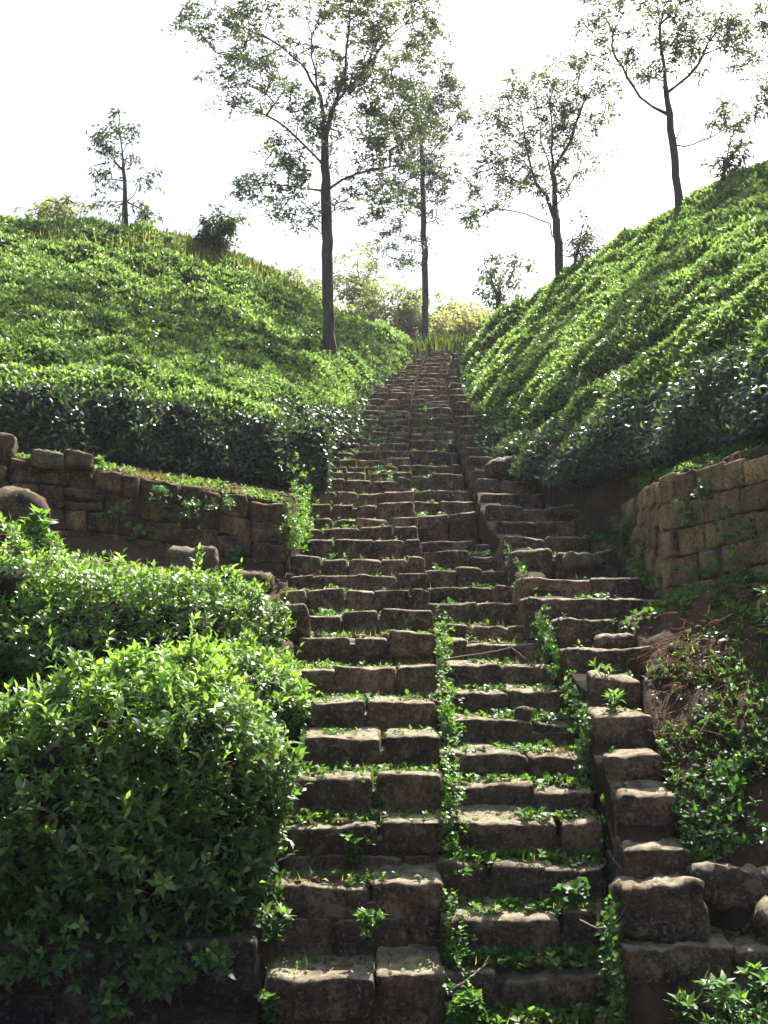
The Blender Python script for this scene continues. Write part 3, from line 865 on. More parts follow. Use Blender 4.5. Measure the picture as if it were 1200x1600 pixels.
zl_rows = np.array([2.0, 5.35, 6.7, 8.0, 9.2, 10.4, 11.8, 13.2, 20.0])
tea_field('L', zl_rows, [
    "lowest left tea hedge, its dark leggy front standing behind the dark stone wall",
    "second left tea row up from the dark stone wall, bright green clipped top",
    "third left tea row up from the dark stone wall",
    "fourth left tea row up from the dark stone wall, crossing the middle of the slope",
    "fifth left tea row up from the dark wall, below the foot of the tall trunk",
    "sixth left tea row up, level with the foot of the tall leftmost trunk",
    "second highest left tea row, just under the grassy crest",
    "highest left tea row along the skyline by the small bush"], 84000)
zr_rows = np.array([2.0, 5.6, 7.0, 8.4, 9.8, 11.4, 13.0, 22.0])
tea_field('R', zr_rows, [
    "lowest right tea hedge, tall dark front above the yellow stone wall",
    "second right tea row up from the yellow wall, bright sunlit top",
    "third right tea row up from the yellow wall",
    "fourth right tea row up from the yellow wall, halfway up the slope",
    "fifth right tea row up from the yellow wall",
    "second highest right tea row below the two trees on the skyline",
    "highest right tea row along the skyline at the upper right"], 72000)

# ------------------------------------------------------------------ big bushes near the camera
def bush(name, label, c, r, n, leaf=0.095, power=2.6, agev=0.55, base_z=None, lumps=0.15, mat=None, group=None):
    """c centre at base, r half sizes (x, y) and full height; leaves in shoots over a lumpy domed shell"""
    c = np.array(c, float)
    th = thing(name, label, "bush", c, group)
    ph = rng.uniform(0, 6.28, 8)
    def surf(u):                       # u unit directions, upper half mostly
        q = 1.0 / (np.abs(u[:, 0]) ** power + np.abs(u[:, 1]) ** power + np.abs(u[:, 2]) ** power) ** (1 / power)
        l = 1 + lumps * (np.sin(u[:, 0] * 5 + ph[0]) * np.sin(u[:, 1] * 4 + ph[1]) + np.sin(u[:, 2] * 6 + ph[2] + u[:, 0] * 4) * 0.7 + 0.5 * np.sin(u[:, 0] * 13 + ph[3]) * np.sin(u[:, 2] * 11 + u[:, 1] * 9 + ph[4]))
        p = u * (q * l)[:, None] * np.array((r[0], r[1], r[2] / 1.6))
        p[:, 2] += r[2] * (1 - 1 / 1.6)
        return p
    u = nrmz(rng.normal(size=(n * 2, 3)))
    u = u[(u[:, 2] > -0.62)][:n]
    p = surf(u)
    k = p[:, 2] > 0.02
    p, u = p[k], u[k]
    out = nrmz(u / np.array((r[0], r[1], r[2] * 0.6)))
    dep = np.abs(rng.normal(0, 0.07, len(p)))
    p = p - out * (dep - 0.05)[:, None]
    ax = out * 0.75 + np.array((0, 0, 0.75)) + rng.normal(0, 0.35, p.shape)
    age_shade = np.clip(agev - 0.12 + 0.45 * np.clip(u[:, 2], -0.5, 1) - dep * 1.5 + rng.normal(0, 0.13, len(p)), 0, 1)
    acc = Acc()
    acc.add(*rosettes(c + p, ax, 7, leaf * rng.uniform(0.65, 1.3, len(p)), 0.42, (0.4, 1.4), age_shade, 0.22, False, 0.09))
    # long shoots standing out of the mass
    m = max(8, n // 60)
    s = rng.choice(len(p), m)
    for q in range(1, 4):
        pp = c + p[s] + nrmz(out[s] + np.array((0, 0, 0.7))) * 0.07 * q
        acc.add(*rosettes(pp, out[s] * 0.3 + np.array((0, 0, 1)) + rng.normal(0, 0.2, (m, 3)), 3, np.full(m, leaf * 0.95), 0.38, (0.4, 1.1), np.clip(age_shade[s] + 0.15, 0, 1), 0.15, False, 0.04))
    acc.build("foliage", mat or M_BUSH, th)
    # woody inside: a dark core added to shade the gaps between leaves
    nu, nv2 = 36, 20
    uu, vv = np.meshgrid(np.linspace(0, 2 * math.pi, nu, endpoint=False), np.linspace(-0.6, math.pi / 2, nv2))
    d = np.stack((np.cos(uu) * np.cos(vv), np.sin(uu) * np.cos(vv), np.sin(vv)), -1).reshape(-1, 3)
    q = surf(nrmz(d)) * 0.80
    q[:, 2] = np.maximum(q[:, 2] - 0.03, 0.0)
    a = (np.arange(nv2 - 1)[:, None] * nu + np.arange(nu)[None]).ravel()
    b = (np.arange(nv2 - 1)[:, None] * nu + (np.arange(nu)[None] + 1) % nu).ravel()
    mk("dark_core", c + q + wob(q, 0.03, 9), [np.stack((a, b, b + nu, a + nu), 1)], M_CORE_SHADE, th)
    return th

bush("tea_bush", "largest leafy bush filling the lower left, front in shade above the low wall", (-1.78, 7.42, -1.26), (1.07, 0.95, 1.60), 5600, 0.085)
bush("tea_bush", "leafy bush at the left picture edge beside the largest bush", (-3.5, 7.5, -1.25), (1.15, 0.95, 1.62), 2400)
bush("tea_bush", "low bush behind the largest one, reaching up to the dark wall", (-2.6, 9.65, 0.05), (1.42, 0.95, 1.30), 5000, 0.078)
bush("tea_bush", "leafy bush below the dark rounded boulder at the left edge", (-3.85, 9.75, 0.1), (1.35, 0.95, 1.55), 3000, 0.078)
bush("tea_bush", "small leafy bush between the largest bush and the steps", (-1.08, 8.85, -0.35), (0.42, 0.75, 0.95), 1500, 0.085)
bush("bush", "bright leafy bush at the right picture edge under the yellow wall", (3.42, 8.25, 0.2), (0.42, 0.5, 0.95), 900, 0.08, mat=M_BUSH)

# ------------------------------------------------------------------ trees
def pix_poly(pts, Y, jitter=0.0):
    return np.array([P(x, y, Y + (rng.normal(0, jitter) if i else 0)) for i, (x, y) in enumerate(pts)])

def densify(p, step=0.35):
    out = [p[0]]
    for a, b in zip(p[:-1], p[1:]):
        n = max(1, int(np.linalg.norm(b - a) / step))
        for i in range(1, n + 1): out.append(a + (b - a) * i / n)
    return np.array(out)

def tree(name, label, Y, stems, blobs, r_base, leaf=0.2, per=26, mat=None, group=None, spread=0.34, cat="tree", depth=1.0, sink=1.0, agev=0.4, rmin=0.012):
    """stems: polylines in pixels (first is the trunk from its foot up); blobs: (x, y, rx, ry, n) crown regions in pixels"""
    nodes, par, fix = [], [], []
    foot = P(*stems[0][0], Y)
    for si, st in enumerate(stems):
        pl = pix_poly(st, Y, 0.35 if si else 0.12)
        if si == 0: pl = np.concatenate((pl[:1] - np.array((0, 0, sink)), pl))
        pl = densify(pl)
        if si == 0:
            pr = -1
        else:
            arr = np.array(nodes); pr = int(np.argmin(((arr - pl[0]) ** 2).sum(1)))
            pl = pl[1:]
        for q in pl:
            w = q + rng.normal(0, 0.03, 3) * np.array((1, 1, 0.3)) * (1.0 if si else 0.5)
            nodes.append(w); par.append(pr); pr = len(nodes) - 1
    att = []
    for (x, y, rx, ry, n) in blobs:
        t = 0
        while t < n:
            a, b, c_ = rng.uniform(-1, 1, 3)
            if a * a + b * b + c_ * c_ > 1: continue
            zz = c_ * rx / F * Y * depth
            att.append(P(x + a * rx, y + b * ry, Y) + np.array((0, zz, zz * 0.25)))
            t += 1
    att = np.array(att)
    arr = np.array(nodes)
    d0 = np.sqrt(((att[:, None] - arr[None]) ** 2).sum(-1)).min(1)
    tips = []
    for a in att[np.argsort(d0)]:
        arr = np.array(nodes)
        dv = a - arr
        dd = np.linalg.norm(dv, axis=1) + 1e-6
        cost = dd * (1 + 1.3 * np.clip(0.35 - dv[:, 2] / dd, 0, 2))
        cost[arr[:, 2] < foot[2] + 0.6] += 50
        j = int(np.argmin(cost))
        n = max(1, int(dd[j] / 0.45))
        p0 = arr[j]; pr = j
        bow = rng.normal(0, 0.10, 3) * dd[j] + np.array((0, 0, -0.07 * dd[j]))
        for i in range(1, n + 1):
            t = i / n
            nodes.append(p0 + (a - p0) * t + bow * math.sin(math.pi * t)); par.append(pr); pr = len(nodes) - 1
        tips.append(a)
    nodes = np.array(nodes); par = np.array(par)
    area = np.zeros(len(nodes))
    kids = np.bincount(par[par >= 0], minlength=len(nodes))
    area[kids == 0] = 1.0
    for i in range(len(nodes) - 1, 0, -1):
        if par[i] >= 0: area[par[i]] += area[i]
    rad = (area / area[0]) ** 0.68 * r_base
    rad = np.maximum(rad, rmin)
    rad[:3] *= 1.25
    th = thing(name, label, cat, foot - np.array((0, 0, sink * 0.8)), group)
    k = par >= 0
    A, B = nodes[par[k]], nodes[k]
    ra, rb = np.minimum(rad[par[k]], rad[k] * 1.6), rad[k]
    acc = Acc()
    big = rb > 0.05
    acc.add(*tubes(A[big], B[big] + (B[big] - A[big]) * 0.06, ra[big], rb[big], 9))
    acc.add(*tubes(A[~big], B[~big], ra[~big], rb[~big], 4))
    acc.build("trunk", M_BARK, th)
    tips = np.array(tips)
    # feathery sprays: twiglets at each branch end with leaves along them
    m, kk = 7, 8
    if per: m = max(3, per // 5); kk = 6
    nt_ = len(tips) * m
    ci = np.repeat(np.arange(len(tips)), m)
    sc = rng.uniform(0.55, 1.25, len(tips))[ci]
    root = tips[ci] + rng.normal(0, 1, (nt_, 3)) * np.array((spread, spread, spread * 0.5)) * 0.55 * sc[:, None]
    td = nrmz(rng.normal(0, 1, (nt_, 3)) * np.array((1, 1, 0.5)) + 0.6 * nrmz(tips[ci] - foot - np.array((0, 0, 4.0))))
    tl = (spread * 1.25 * sc * rng.uniform(0.6, 1.2, nt_))[:, None]
    end = root + td * tl + np.array((0, 0, -0.15)) * tl
    tw = Acc()
    tw.add(*tubes(root, end, np.full(nt_, rmin * 0.5), np.full(nt_, rmin * 0.3), 3))
    f = np.linspace(0.05, 1, kk)
    pos = (root[:, None] + (end - root)[:, None] * f[None, :, None]).reshape(-1, 3)
    n = len(pos)
    pos = pos + rng.normal(0, 0.03, (n, 3))
    sd = nrmz(np.cross(td, np.array((0, 0, 1.0))))
    sgn = np.where(np.arange(kk) % 2 == 0, 1, -1)[None, :, None]
    d = (td[:, None] * 0.7 + sd[:, None] * sgn * 0.8 + rng.normal(0, 0.3, (nt_, kk, 3))).reshape(-1, 3)
    up = rng.normal(0, 0.5, (n, 3)) + np.array((0, 0, 1))
    Ls = leaf * rng.uniform(0.6, 1.25, n)
    ag = np.clip(agev + rng.normal(0, 0.2, n) + np.repeat(rng.normal(0, 0.15, len(tips))[ci], kk), 0, 1)
    acc = Acc()
    acc.add(*leaves(pos, d, up, Ls, Ls * 0.42, 0.3, 0.1, ag, True))
    acc.build("crown", mat or M_OAK, th)
    return th

tree("silver_oak", "tallest tree on the left slope, thick dark trunk forking below its crown", rm(32),
     [[(515, 545), (512, 450), (510, 340), (509, 260), (508, 210)], [(509, 215), (500, 150), (490, 90), (484, 40), (482, -60)], [(509, 210), (525, 160), (538, 110), (545, 50), (553, -50)],
      [(500, 150), (470, 100), (420, 60), (350, 30)], [(525, 160), (560, 120), (610, 60), (640, 20)], [(510, 260), (450, 200), (400, 170)], [(512, 300), (450, 290), (410, 290)], [(510, 290), (560, 270), (610, 260)]],
     [(480, 40, 165, 75, 70), (340, 30, 80, 34, 24), (600, 30, 95, 60, 42), (400, 130, 85, 45, 30), (560, 170, 95, 70, 50), (480, 220, 75, 60, 26), (430, 285, 62, 50, 30), (620, 200, 75, 90, 44), (470, 330, 55, 25, 10), (575, 300, 65, 40, 24), (520, -60, 200, 60, 50)],
     0.155, 0.13, 0, group="silver oaks along the skyline", spread=0.27)
tree("silver_oak", "slim tree standing at the top of the steps in the middle", rm(48.5),
     [[(665, 530), (664, 440), (662, 350), (660, 260), (658, 210)], [(658, 215), (650, 160), (640, 110), (648, 70)], [(659, 220), (675, 160), (690, 110)], [(660, 260), (690, 220), (715, 190)], [(664, 330), (630, 290), (605, 260)], [(664, 380), (625, 370), (600, 390)]],
     [(665, 110, 66, 58, 46), (635, 190, 68, 52, 42), (690, 210, 50, 62, 36), (640, 290, 62, 52, 42), (690, 300, 40, 52, 18), (630, 380, 48, 42, 22), (700, 150, 38, 50, 18)],
     0.125, 0.14, 0, group="silver oaks along the skyline", spread=0.28)
tree("silver_oak", "bushy wide tree leaning on the right skyline with low arching left limb", rm(34.5),
     [[(876, 438), (872, 380), (868, 330), (865, 270), (862, 200), (858, 140)], [(872, 385), (858, 350), (820, 335), (775, 325), (740, 345)], [(870, 345), (840, 290), (820, 230), (815, 170)], [(868, 330), (890, 290), (910, 250)], [(866, 270), (890, 220), (915, 160)], [(866, 290), (845, 220), (840, 150)]],
     [(865, 130, 80, 50, 42), (800, 200, 62, 65, 42), (780, 290, 62, 45, 28), (890, 220, 60, 65, 44), (835, 270, 55, 50, 26), (925, 160, 50, 40, 18), (930, 90, 35, 25, 5), (745, 340, 25, 20, 6), (910, 380, 25, 40, 8)],
     0.125, 0.11, 0, group="silver oaks along the skyline", spread=0.25)
tree("silver_oak", "tall bare-trunked tree highest on the right hillside, cut by the top edge", rm(26.5),
     [[(1062, 325), (1054, 250), (1045, 180), (1038, 110), (1030, 40), (1022, -60)], [(1045, 185), (1000, 150), (965, 90), (950, 30)], [(1042, 150), (1090, 100), (1120, 40)], [(1053, 220), (1075, 170), (1100, 110)], [(1054, 235), (1110, 215), (1165, 190)], [(1030, 40), (1080, -20)], [(1030, 40), (980, -10)]],
     [(960, 45, 62, 52, 22), (1050, 20, 50, 60, 16), (1100, 60, 60, 60, 34), (1165, 60, 45, 60, 24), (1130, 185, 40, 28, 11), (1005, 105, 40, 25, 9), (1185, 150, 22, 40, 9), (1030, -60, 160, 55, 36)],
     0.095, 0.11, 0, group="silver oaks along the skyline", spread=0.22)
tree("small_tree", "small thin tree alone on the left skyline", rm(37),
     [[(195, 352), (195, 300), (193, 250), (188, 210), (186, 180)], [(195, 270), (170, 240), (145, 215)], [(195, 290), (175, 280), (150, 280)], [(195, 330), (215, 290), (250, 270)]],
     [(190, 215, 34, 48, 22), (155, 220, 24, 20, 8), (155, 280, 25, 22, 9), (240, 275, 24, 12, 5), (165, 320, 22, 18, 6), (220, 330, 20, 16, 5)],
     0.085, 0.17, 18, spread=0.24, mat=M_OAK)
tree("small_tree", "small airy tree in the dip between steps and right hill", rm(46),
     [[(778, 496), (780, 450), (785, 420)], [(780, 460), (765, 430), (755, 410)], [(780, 455), (800, 430), (815, 410)]],
     [(787, 425, 48, 42, 30), (770, 450, 30, 22, 8)],
     0.10, 0.20, 18, spread=0.26)
tree("sapling", "young sapling rising from the right skyline near the picture edge", rm(24.5),
     [[(1128, 285), (1135, 250), (1142, 215)], [(1133, 262), (1120, 245)], [(1137, 240), (1160, 225)]],
     [(1145, 240, 28, 28, 12), (1125, 258, 14, 14, 4), (1150, 205, 14, 20, 4)],
     0.035, 0.14, 16, spread=0.17)
tree("sapling", "thin sapling close beside the wide tree on the right skyline", rm(34.5),
     [[(896, 425), (905, 380), (912, 345)], [(902, 400), (920, 370)]],
     [(908, 360, 22, 45, 10), (925, 395, 18, 14, 4)],
     0.045, 0.16, 16, spread=0.2)
tree("shrub", "small dark rounded shrub on the grassy left crest", rm(37.5),
     [[(335, 392), (337, 365), (340, 345)], [(336, 370), (355, 350)], [(336, 375), (320, 360)]],
     [(335, 368, 24, 22, 34), (345, 340, 26, 20, 16), (362, 350, 14, 10, 5)],
     0.06, 0.17, 26, spread=0.2, cat="shrub", agev=0.45)
tree("shrub", "pale feathery shrub on the far left skyline", rm(38.5),
     [[(100, 352), (100, 330), (105, 312)], [(100, 340), (75, 330)], [(102, 330), (130, 318)]],
     [(100, 322, 46, 20, 22), (60, 332, 26, 8, 5)],
     0.06, 0.18, 20, spread=0.26, cat="shrub", mat=M_FAR_HAZED, agev=0.15)
tree("shrub", "low pale shrub at the foot of the small skyline tree", rm(38.5),
     [[(228, 356), (228, 338), (230, 325)], [(228, 345), (215, 335)]],
     [(228, 338, 20, 16, 10)],
     0.045, 0.17, 18, spread=0.22, cat="shrub", mat=M_FAR_HAZED, agev=0.2)

far = [("pale far tree just left of the tall trunk beyond the crest", 455, 440, 38, 34, 52), ("pale green far tree right behind the tall trunk", 560, 425, 36, 46, 54), ("broad grey-green far tree between the two middle trunks", 600, 470, 42, 42, 50),
       ("brownish far tree behind the top of the steps", 700, 490, 44, 34, 52), ("pale low far tree left of the slim trunk", 640, 480, 30, 34, 49), ("pale far tree right of the top of the steps", 745, 495, 34, 26, 50),
       ("low far tree over the crest left of the tall trunk", 490, 465, 30, 28, 48), ("tawny far tree beyond the saddle under the airy small tree", 725, 500, 40, 28, 47)]
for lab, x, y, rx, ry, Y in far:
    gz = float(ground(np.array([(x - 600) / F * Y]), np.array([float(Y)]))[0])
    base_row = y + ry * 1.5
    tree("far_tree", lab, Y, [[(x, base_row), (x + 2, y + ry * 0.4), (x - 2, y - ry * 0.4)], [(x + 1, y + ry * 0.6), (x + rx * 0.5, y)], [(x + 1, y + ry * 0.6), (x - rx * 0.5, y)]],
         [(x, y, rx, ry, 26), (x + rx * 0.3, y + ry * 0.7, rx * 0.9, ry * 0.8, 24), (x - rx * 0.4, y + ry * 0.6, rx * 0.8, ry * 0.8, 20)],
         0.13, 0.24, 30, mat=M_FAR_HAZED, group="pale trees beyond the saddle", spread=0.42, sink=max(1.0, float(P(x, base_row, Y)[2]) - gz), agev=0.35 if "brown" not in lab and "tawny" not in lab else 0.8)

# ------------------------------------------------------------------ low weeds and grass
def scatter_weeds(name, label, pos, size=(0.03, 0.07), ratio=0.75, k=5, age_shade=0.5, up=None, mat=None, spread=(0.6, 1.4), cat="weeds"):
    n = len(pos)
    ax = (np.array((0, 0, 1.0)) if up is None else up) + rng.normal(0, 0.35, (n, 3))
    L = rng.uniform(*size, n) * np.maximum(1, np.linalg.norm(pos, axis=1) / 11) ** 0.7
    acc = Acc()
    lift = pos + np.array((0, 0, 1.0)) * (rng.random((n, 1)) ** 2 * 0.07)
    acc.add(*rosettes(lift, ax, k, L, ratio, spread, np.clip(age_shade + rng.normal(0, 0.22, n), 0, 1), 0.2, False, 0.03))
    o = acc.build(name, mat or M_WEED)
    return tag(o, label, cat, kind="stuff")

def on_treads(rows, xa, xb, dens, ymax, bias=None):
    out = []
    for i, s in enumerate(rows[:-1]):
        Y, z = s[0], s[1]
        if Y > ymax: break
        Yn = rows[i + 1][0]; x0, x1 = xa(s), xb(s)
        n = rng.poisson(dens(i, Y) * (x1 - x0))
        # clumps
        if n == 0: continue
        nc = max(1, n // 14)
        cx = rng.uniform(x0, x1, nc)
        if bias is not None: cx = x0 + (x1 - x0) * rng.random(nc) ** bias
        x = np.clip(cx[rng.integers(0, nc, n)] + rng.normal(0, 0.09, n), x0, x1)
        t = 1 - np.abs(rng.normal(0, 0.34, n)); t = np.clip(t, 0.12, 0.99)
        out.append(np.stack((x, Y + (Yn - Y) * t, z + 0.0 + 0 * x), 1))
    return np.concatenate(out)
lx0 = lambda s: xat(s[2], s[0], s[1]); lx1 = lambda s: float(XL(s[0])) - 0.03
scatter_weeds("step_weeds", "small green weeds growing on the treads of the left flight",
              on_treads(LST, lx0, lx1, lambda i, Y: [90, 150, 340, 480, 480, 420, 200, 130, 110, 100, 90, 60][i] if i < 12 else 36, 24, 1.25), (0.022, 0.055), 0.6, 5, 0.62)
scatter_weeds("step_weeds", "leafy weeds covering the treads of the sunken middle flight",
              on_treads(CST, lambda s: float(XL(s[0])) + 0.03, lambda s: float(XR(s[0])), lambda i, Y: [420, 420, 380, 330, 300, 260, 200, 170, 140, 90, 70][i] if i < 11 else 50, 24), (0.03, 0.065), 0.85, 5, 0.48)
# strip of creepers along the foot of the left flight's side
n = 1700
Y = 6.4 + 4.2 * rng.random(n) ** 1.9
Y = Y[np.sin(Y * 5.3) + 0.8 * np.sin(Y * 12.1 + 1) + rng.normal(0, 0.8, n) > 0.15]; n = len(Y)
scatter_weeds("creeper", "bright creeper strip climbing the edge between left and middle flight",
              np.stack((XL(Y) + np.abs(rng.normal(0.0, 0.07, n)) + 0.01, Y, zC(Y) + 0.22 * rng.random(n) ** 1.8 - 0.04), 1), (0.025, 0.05), 0.8, 4, 0.62, cat="creeper")
n = 1500
Y = 6.3 + 6.0 * rng.random(n) ** 1.3
dens = np.sin(Y * 4.1) + np.sin(Y * 9.7 + 1) + rng.normal(0, 0.5, n) > 0.7
pos = np.stack((XR(Y) - np.abs(rng.normal(0, 0.05, n)) + 0.03, Y, zC(Y) + rng.uniform(-0.1, 0.42, n)), 1)[dens]
scatter_weeds("creeper", "creeper hanging down the earth cheek right of the middle flight", pos, (0.03, 0.06), 0.8, 4, 0.45, np.array((-0.8, -0.2, 0.5)), cat="creeper")
# right bank
def bank_pts(n, y0, y1, x0f, x1f, f=None):
    Y = rng.uniform(y0, y1, n); t = rng.random(n)
    X = lerp(x0f(Y), x1f(Y), t)
    k = np.sin(X * 5.1 + 1.3 * np.sin(Y * 3.3)) + np.sin(Y * 6.3 + X * 2.1) + rng.normal(0, 0.6, n) > -0.35
    X, Y = X[k], Y[k]
    return np.stack((X, Y, ground(X, Y)), 1)
scatter_weeds("bank_weeds", "dense weeds on the sloping bank between the right flight and yellow wall",
              np.concatenate((bank_pts(2600, 6.2, 8.2, lambda Y: XRR(Y) - 0.15, lambda Y: XRR(Y) + 1.6), bank_pts(2600, 8.2, 11.5, lambda Y: XRR(Y) - 0.25, lambda Y: np.interp(Y, RWy, RWx) - 0.02), bank_pts(1100, 11.5, 15, lambda Y: XRR(Y) - 0.5, lambda Y: np.interp(Y, RWy, RWx)))), (0.03, 0.075), 0.5, 5, 0.42)
n = 1900
Y = rng.uniform(6.75, 7.7, n); X = XRR(Y) - 0.05 + rng.random(n) * 1.5
k = (np.sin(X * 6 + Y * 3) + np.sin(Y * 11 - X * 4) + rng.normal(0, 0.45, n) > np.where(Y < 7.3, -0.9, 0.9)) & ~((Y < 6.85) & (X < 2.75))
X, Y = X[k], Y[k]
scatter_weeds("bank_weeds", "dark broad-leaved ground cover on the steep bank above the long grey stone", np.stack((X, Y, ground(X, Y) + 0.03), 1), (0.035, 0.07), 0.5, 6, 0.42, np.array((-0.2, -0.5, 0.8)))
n = 900
X = rng.uniform(1.72, 2.75, n); Y = rng.uniform(5.85, 6.2, n)
scatter_weeds("bank_weeds", "grey-green weeds crowding the bottom right corner", np.stack((X, Y, -1.76 + (0.1 + 0.2 * (X - 1.7)) * rng.random(n) * 1.6), 1), (0.05, 0.09), 0.38, 5, 0.5)
scatter_weeds("step_weeds", "sparse weeds on the treads of the right flight",
              on_treads(RST, lambda s: xat(s[2], s[0], s[1]) + 0.08, lambda s: xat(s[3], s[0], s[1]), lambda i, Y: [150, 60, 60, 50, 60, 70, 90, 90, 110, 120, 100][i] if i < 11 else 50, 19), (0.03, 0.06), 0.6, 5, 0.5)
scatter_weeds("wall_weeds", "green weeds trailing along the top of the yellow wall",
              bank_pts(1500, 8.6, 13.4, lambda Y: np.interp(Y, RWy, RWx) + 0.05, lambda Y: RFX(Y) + 0.05), (0.035, 0.07), 0.5, 5, 0.5)
n = 900
t = rng.random(n); X = np.interp(t, [0, 1], [-4.4, -1.3])
yw = np.interp(X, UWx, UWy)
X2, Y2 = X, yw + rng.uniform(-0.05, 0.9, n)
scatter_weeds("wall_weeds", "yellow-green weeds and litter along the top of the dark wall", np.stack((X2, Y2, ground(X2, Y2)), 1)[np.sin(X * 7) + rng.normal(0, 0.5, n) > 0.1], (0.03, 0.06), 0.55, 5, 0.75)
n = 700
Y = rng.uniform(12.7, 15.8, n)
scatter_weeds("wall_weeds", "pale weeds filling the gap between dark wall corner and left steps",
              np.stack((XLL(Y) + rng.normal(0.02, 0.07, n), Y - 0.1, zC(Y) + 0.1 + np.abs(rng.normal(0, 0.35, n))), 1), (0.03, 0.055), 0.7, 5, 0.8)
# shoots in the joints of the walls
def wall_face_pts(n, ys_x, clusters):
    out = []
    for (px, py, Y, s) in clusters:
        c = P(px, py, Y)
        out.append(c + rng.normal(0, 1, (n, 3)) * np.array((s, 0.03, s * 0.7)))
    return np.concatenate(out)
scatter_weeds("wall_weeds", "small leaf clusters rooted in the joints of the dark wall", wall_face_pts(16, None, [(245, 775, 12.15, .1), (285, 800, 12.25, .14), (320, 795, 12.35, .1), (210, 835, 12.1, .1), (175, 805, 12.0, .06), (365, 865, 12.55, .06), (355, 788, 12.5, .06)]), (0.03, 0.06), 0.75, 4, 0.5, np.array((0, -0.9, 0.5)))
scatter_weeds("wall_weeds", "leafy creepers rooted in the joints of the yellow wall", wall_face_pts(26, None, [(1085, 805, 9.85, .09), (1150, 815, 9.3, .14), (1110, 770, 9.6, .06), (1175, 835, 9.1, .1), (1125, 900, 9.5, .18), (1165, 890, 9.2, .12), (1090, 930, 9.8, .12), (1010, 870, 11.4, .1)]), (0.04, 0.075), 0.8, 4, 0.4, np.array((-0.5, -0.8, 0.5)))
scatter_weeds("wall_weeds", "dark shoots hanging from the big bush over the low wall", wall_face_pts(22, None, [(215, 1490, 6.35, .12), (235, 1545, 6.33, .06), (330, 1500, 6.36, .08), (90, 1490, 6.3, .12), (170, 1580, 6.3, .05), (40, 1500, 6.3, .1), (265, 1515, 6.34, .07)]), (0.05, 0.085), 0.5, 5, 0.25, np.array((0, -0.8, 0.3)))
# grasses
def grass(name, label, pos, h, w, lean, age_shade):
    acc = Acc()
    n = len(pos)
    acc.add(*blades(pos, rng.uniform(*h, n), w, lean, np.clip(age_shade + rng.normal(0, 0.2, n), 0, 1)))
    o = acc.build(name, M_GRASS)
    return tag(o, label, "grass", kind="stuff")
n = 8000
X = rng.uniform(-9.4, -2.4, n); Y = LCY(X) - rng.gamma(1.3, 0.9, n) + 1.0
k = (np.sin(X * 1.1 + 0.5) + rng.normal(0, 0.7, n) > -0.5) & (X < -2.8)
grass("crest_grass", "tall yellow-green grass along the crest of the left hill", np.stack((X, Y, canL(X, Y) - 0.35), 1)[k], (0.28, 0.62), 0.02, 0.7, 0.72)
n = 800
X = rng.uniform(-3.4, -1.5, n); Y = np.interp(X, UWx, UWy) + rng.uniform(0.0, 0.8, n)
grass("dry_grass", "dry straw and grass lying on top of the dark wall", np.stack((X, Y, ground(X, Y) + 0.01), 1), (0.04, 0.11), 0.006, 2.2, 0.65)
p = np.concatenate((on_treads(CST, lambda s: float(XL(s[0])) + 0.03, lambda s: float(XR(s[0])), lambda i, Y: 150 if i < 8 else (60 if not 20 < i < 24 else 300), 24),
                    on_treads(LST, lx0, lx1, lambda i, Y: 90 if i < 8 else 40, 24)))
grass("step_grass", "short dry grass tufts on the treads", p, (0.04, 0.11), 0.006, 1.2, 0.7)

q = np.concatenate((bank_pts(700, 6.3, 8.0, lambda Y: XRR(Y) - 0.1, lambda Y: XRR(Y) + 1.4), bank_pts(900, 8.0, 12.5, lambda Y: XRR(Y) - 0.2, lambda Y: np.interp(Y, RWy, RWx) - 0.05)))
grass("bank_grass", "thin dry grass among the weeds on the right bank", q, (0.04, 0.13), 0.005, 1.6, 0.8)
n = 1500
Y = rng.uniform(34.2, 38.5, n); X = rng.uniform(1.2, 3.6, n)
grass("crest_grass", "pale grass closing the gap at the top of the steps", np.stack((X, Y, np.maximum(zC(Y) - 0.5, 12.4)), 1), (0.45, 0.95), 0.035, 0.8, 0.25)
# pebbles and dead leaves
def soil_points(n):
    a = bank_pts(n // 2, 6.3, 11.5, lambda Y: XRR(Y) - 0.1, lambda Y: np.minimum(np.interp(Y, RWy, RWx), XRR(Y) + 1.5))
    b = bank_pts(n // 4, 11.5, 16, lambda Y: XRR(Y) - 0.3, lambda Y: np.minimum(RFX(Y), XRR(Y) + 1.4))
    X = rng.uniform(-4.5, -1.2, n // 4); Y = np.interp(X, UWx, UWy) + rng.uniform(0.05, 1.0, n // 4)
    return np.concatenate((a, b, np.stack((X, Y, ground(X, Y)), 1)))
tread_pts = np.concatenate((on_treads(LST, lx0, lx1, lambda i, Y: 70 if i < 12 else 25, 22), on_treads(CST, lambda s: float(XL(s[0])) + 0.03, lambda s: float(XR(s[0])), lambda i, Y: 90 if i < 14 else 30, 22)))
pp, pf = cube_grid(2, 2, 2)
pp = nrmz(pp) * (0.75 + 0.25 * np.abs(pp).max(1, keepdims=True))
q = np.concatenate((soil_points(3600), tread_pts[rng.random(len(tread_pts)) < 0.35]))
n = len(q)
sz = 0.008 + 0.045 * rng.random(n) ** 4
V = (pp[None] * (1 + rng.uniform(-0.3, 0.3, (n, 1, 3))) + rng.normal(0, 0.12, (n, len(pp), 3))) * sz[:, None, None] * np.array((1.2, 1, 0.7)) + q[:, None] + np.array((0, 0, 0.01))
acc = Acc(); acc.add(V.reshape(-1, 3), [((np.arange(n) * len(pp))[:, None, None] + pf[None]).reshape(-1, 4)])
tag(acc.build("pebbles", M_DARKWALL), "small stones and crumbs of earth on the treads and the right bank", "pebbles", kind="stuff")
q = np.concatenate((soil_points(4200), tread_pts))
n = len(q)
acc = Acc()
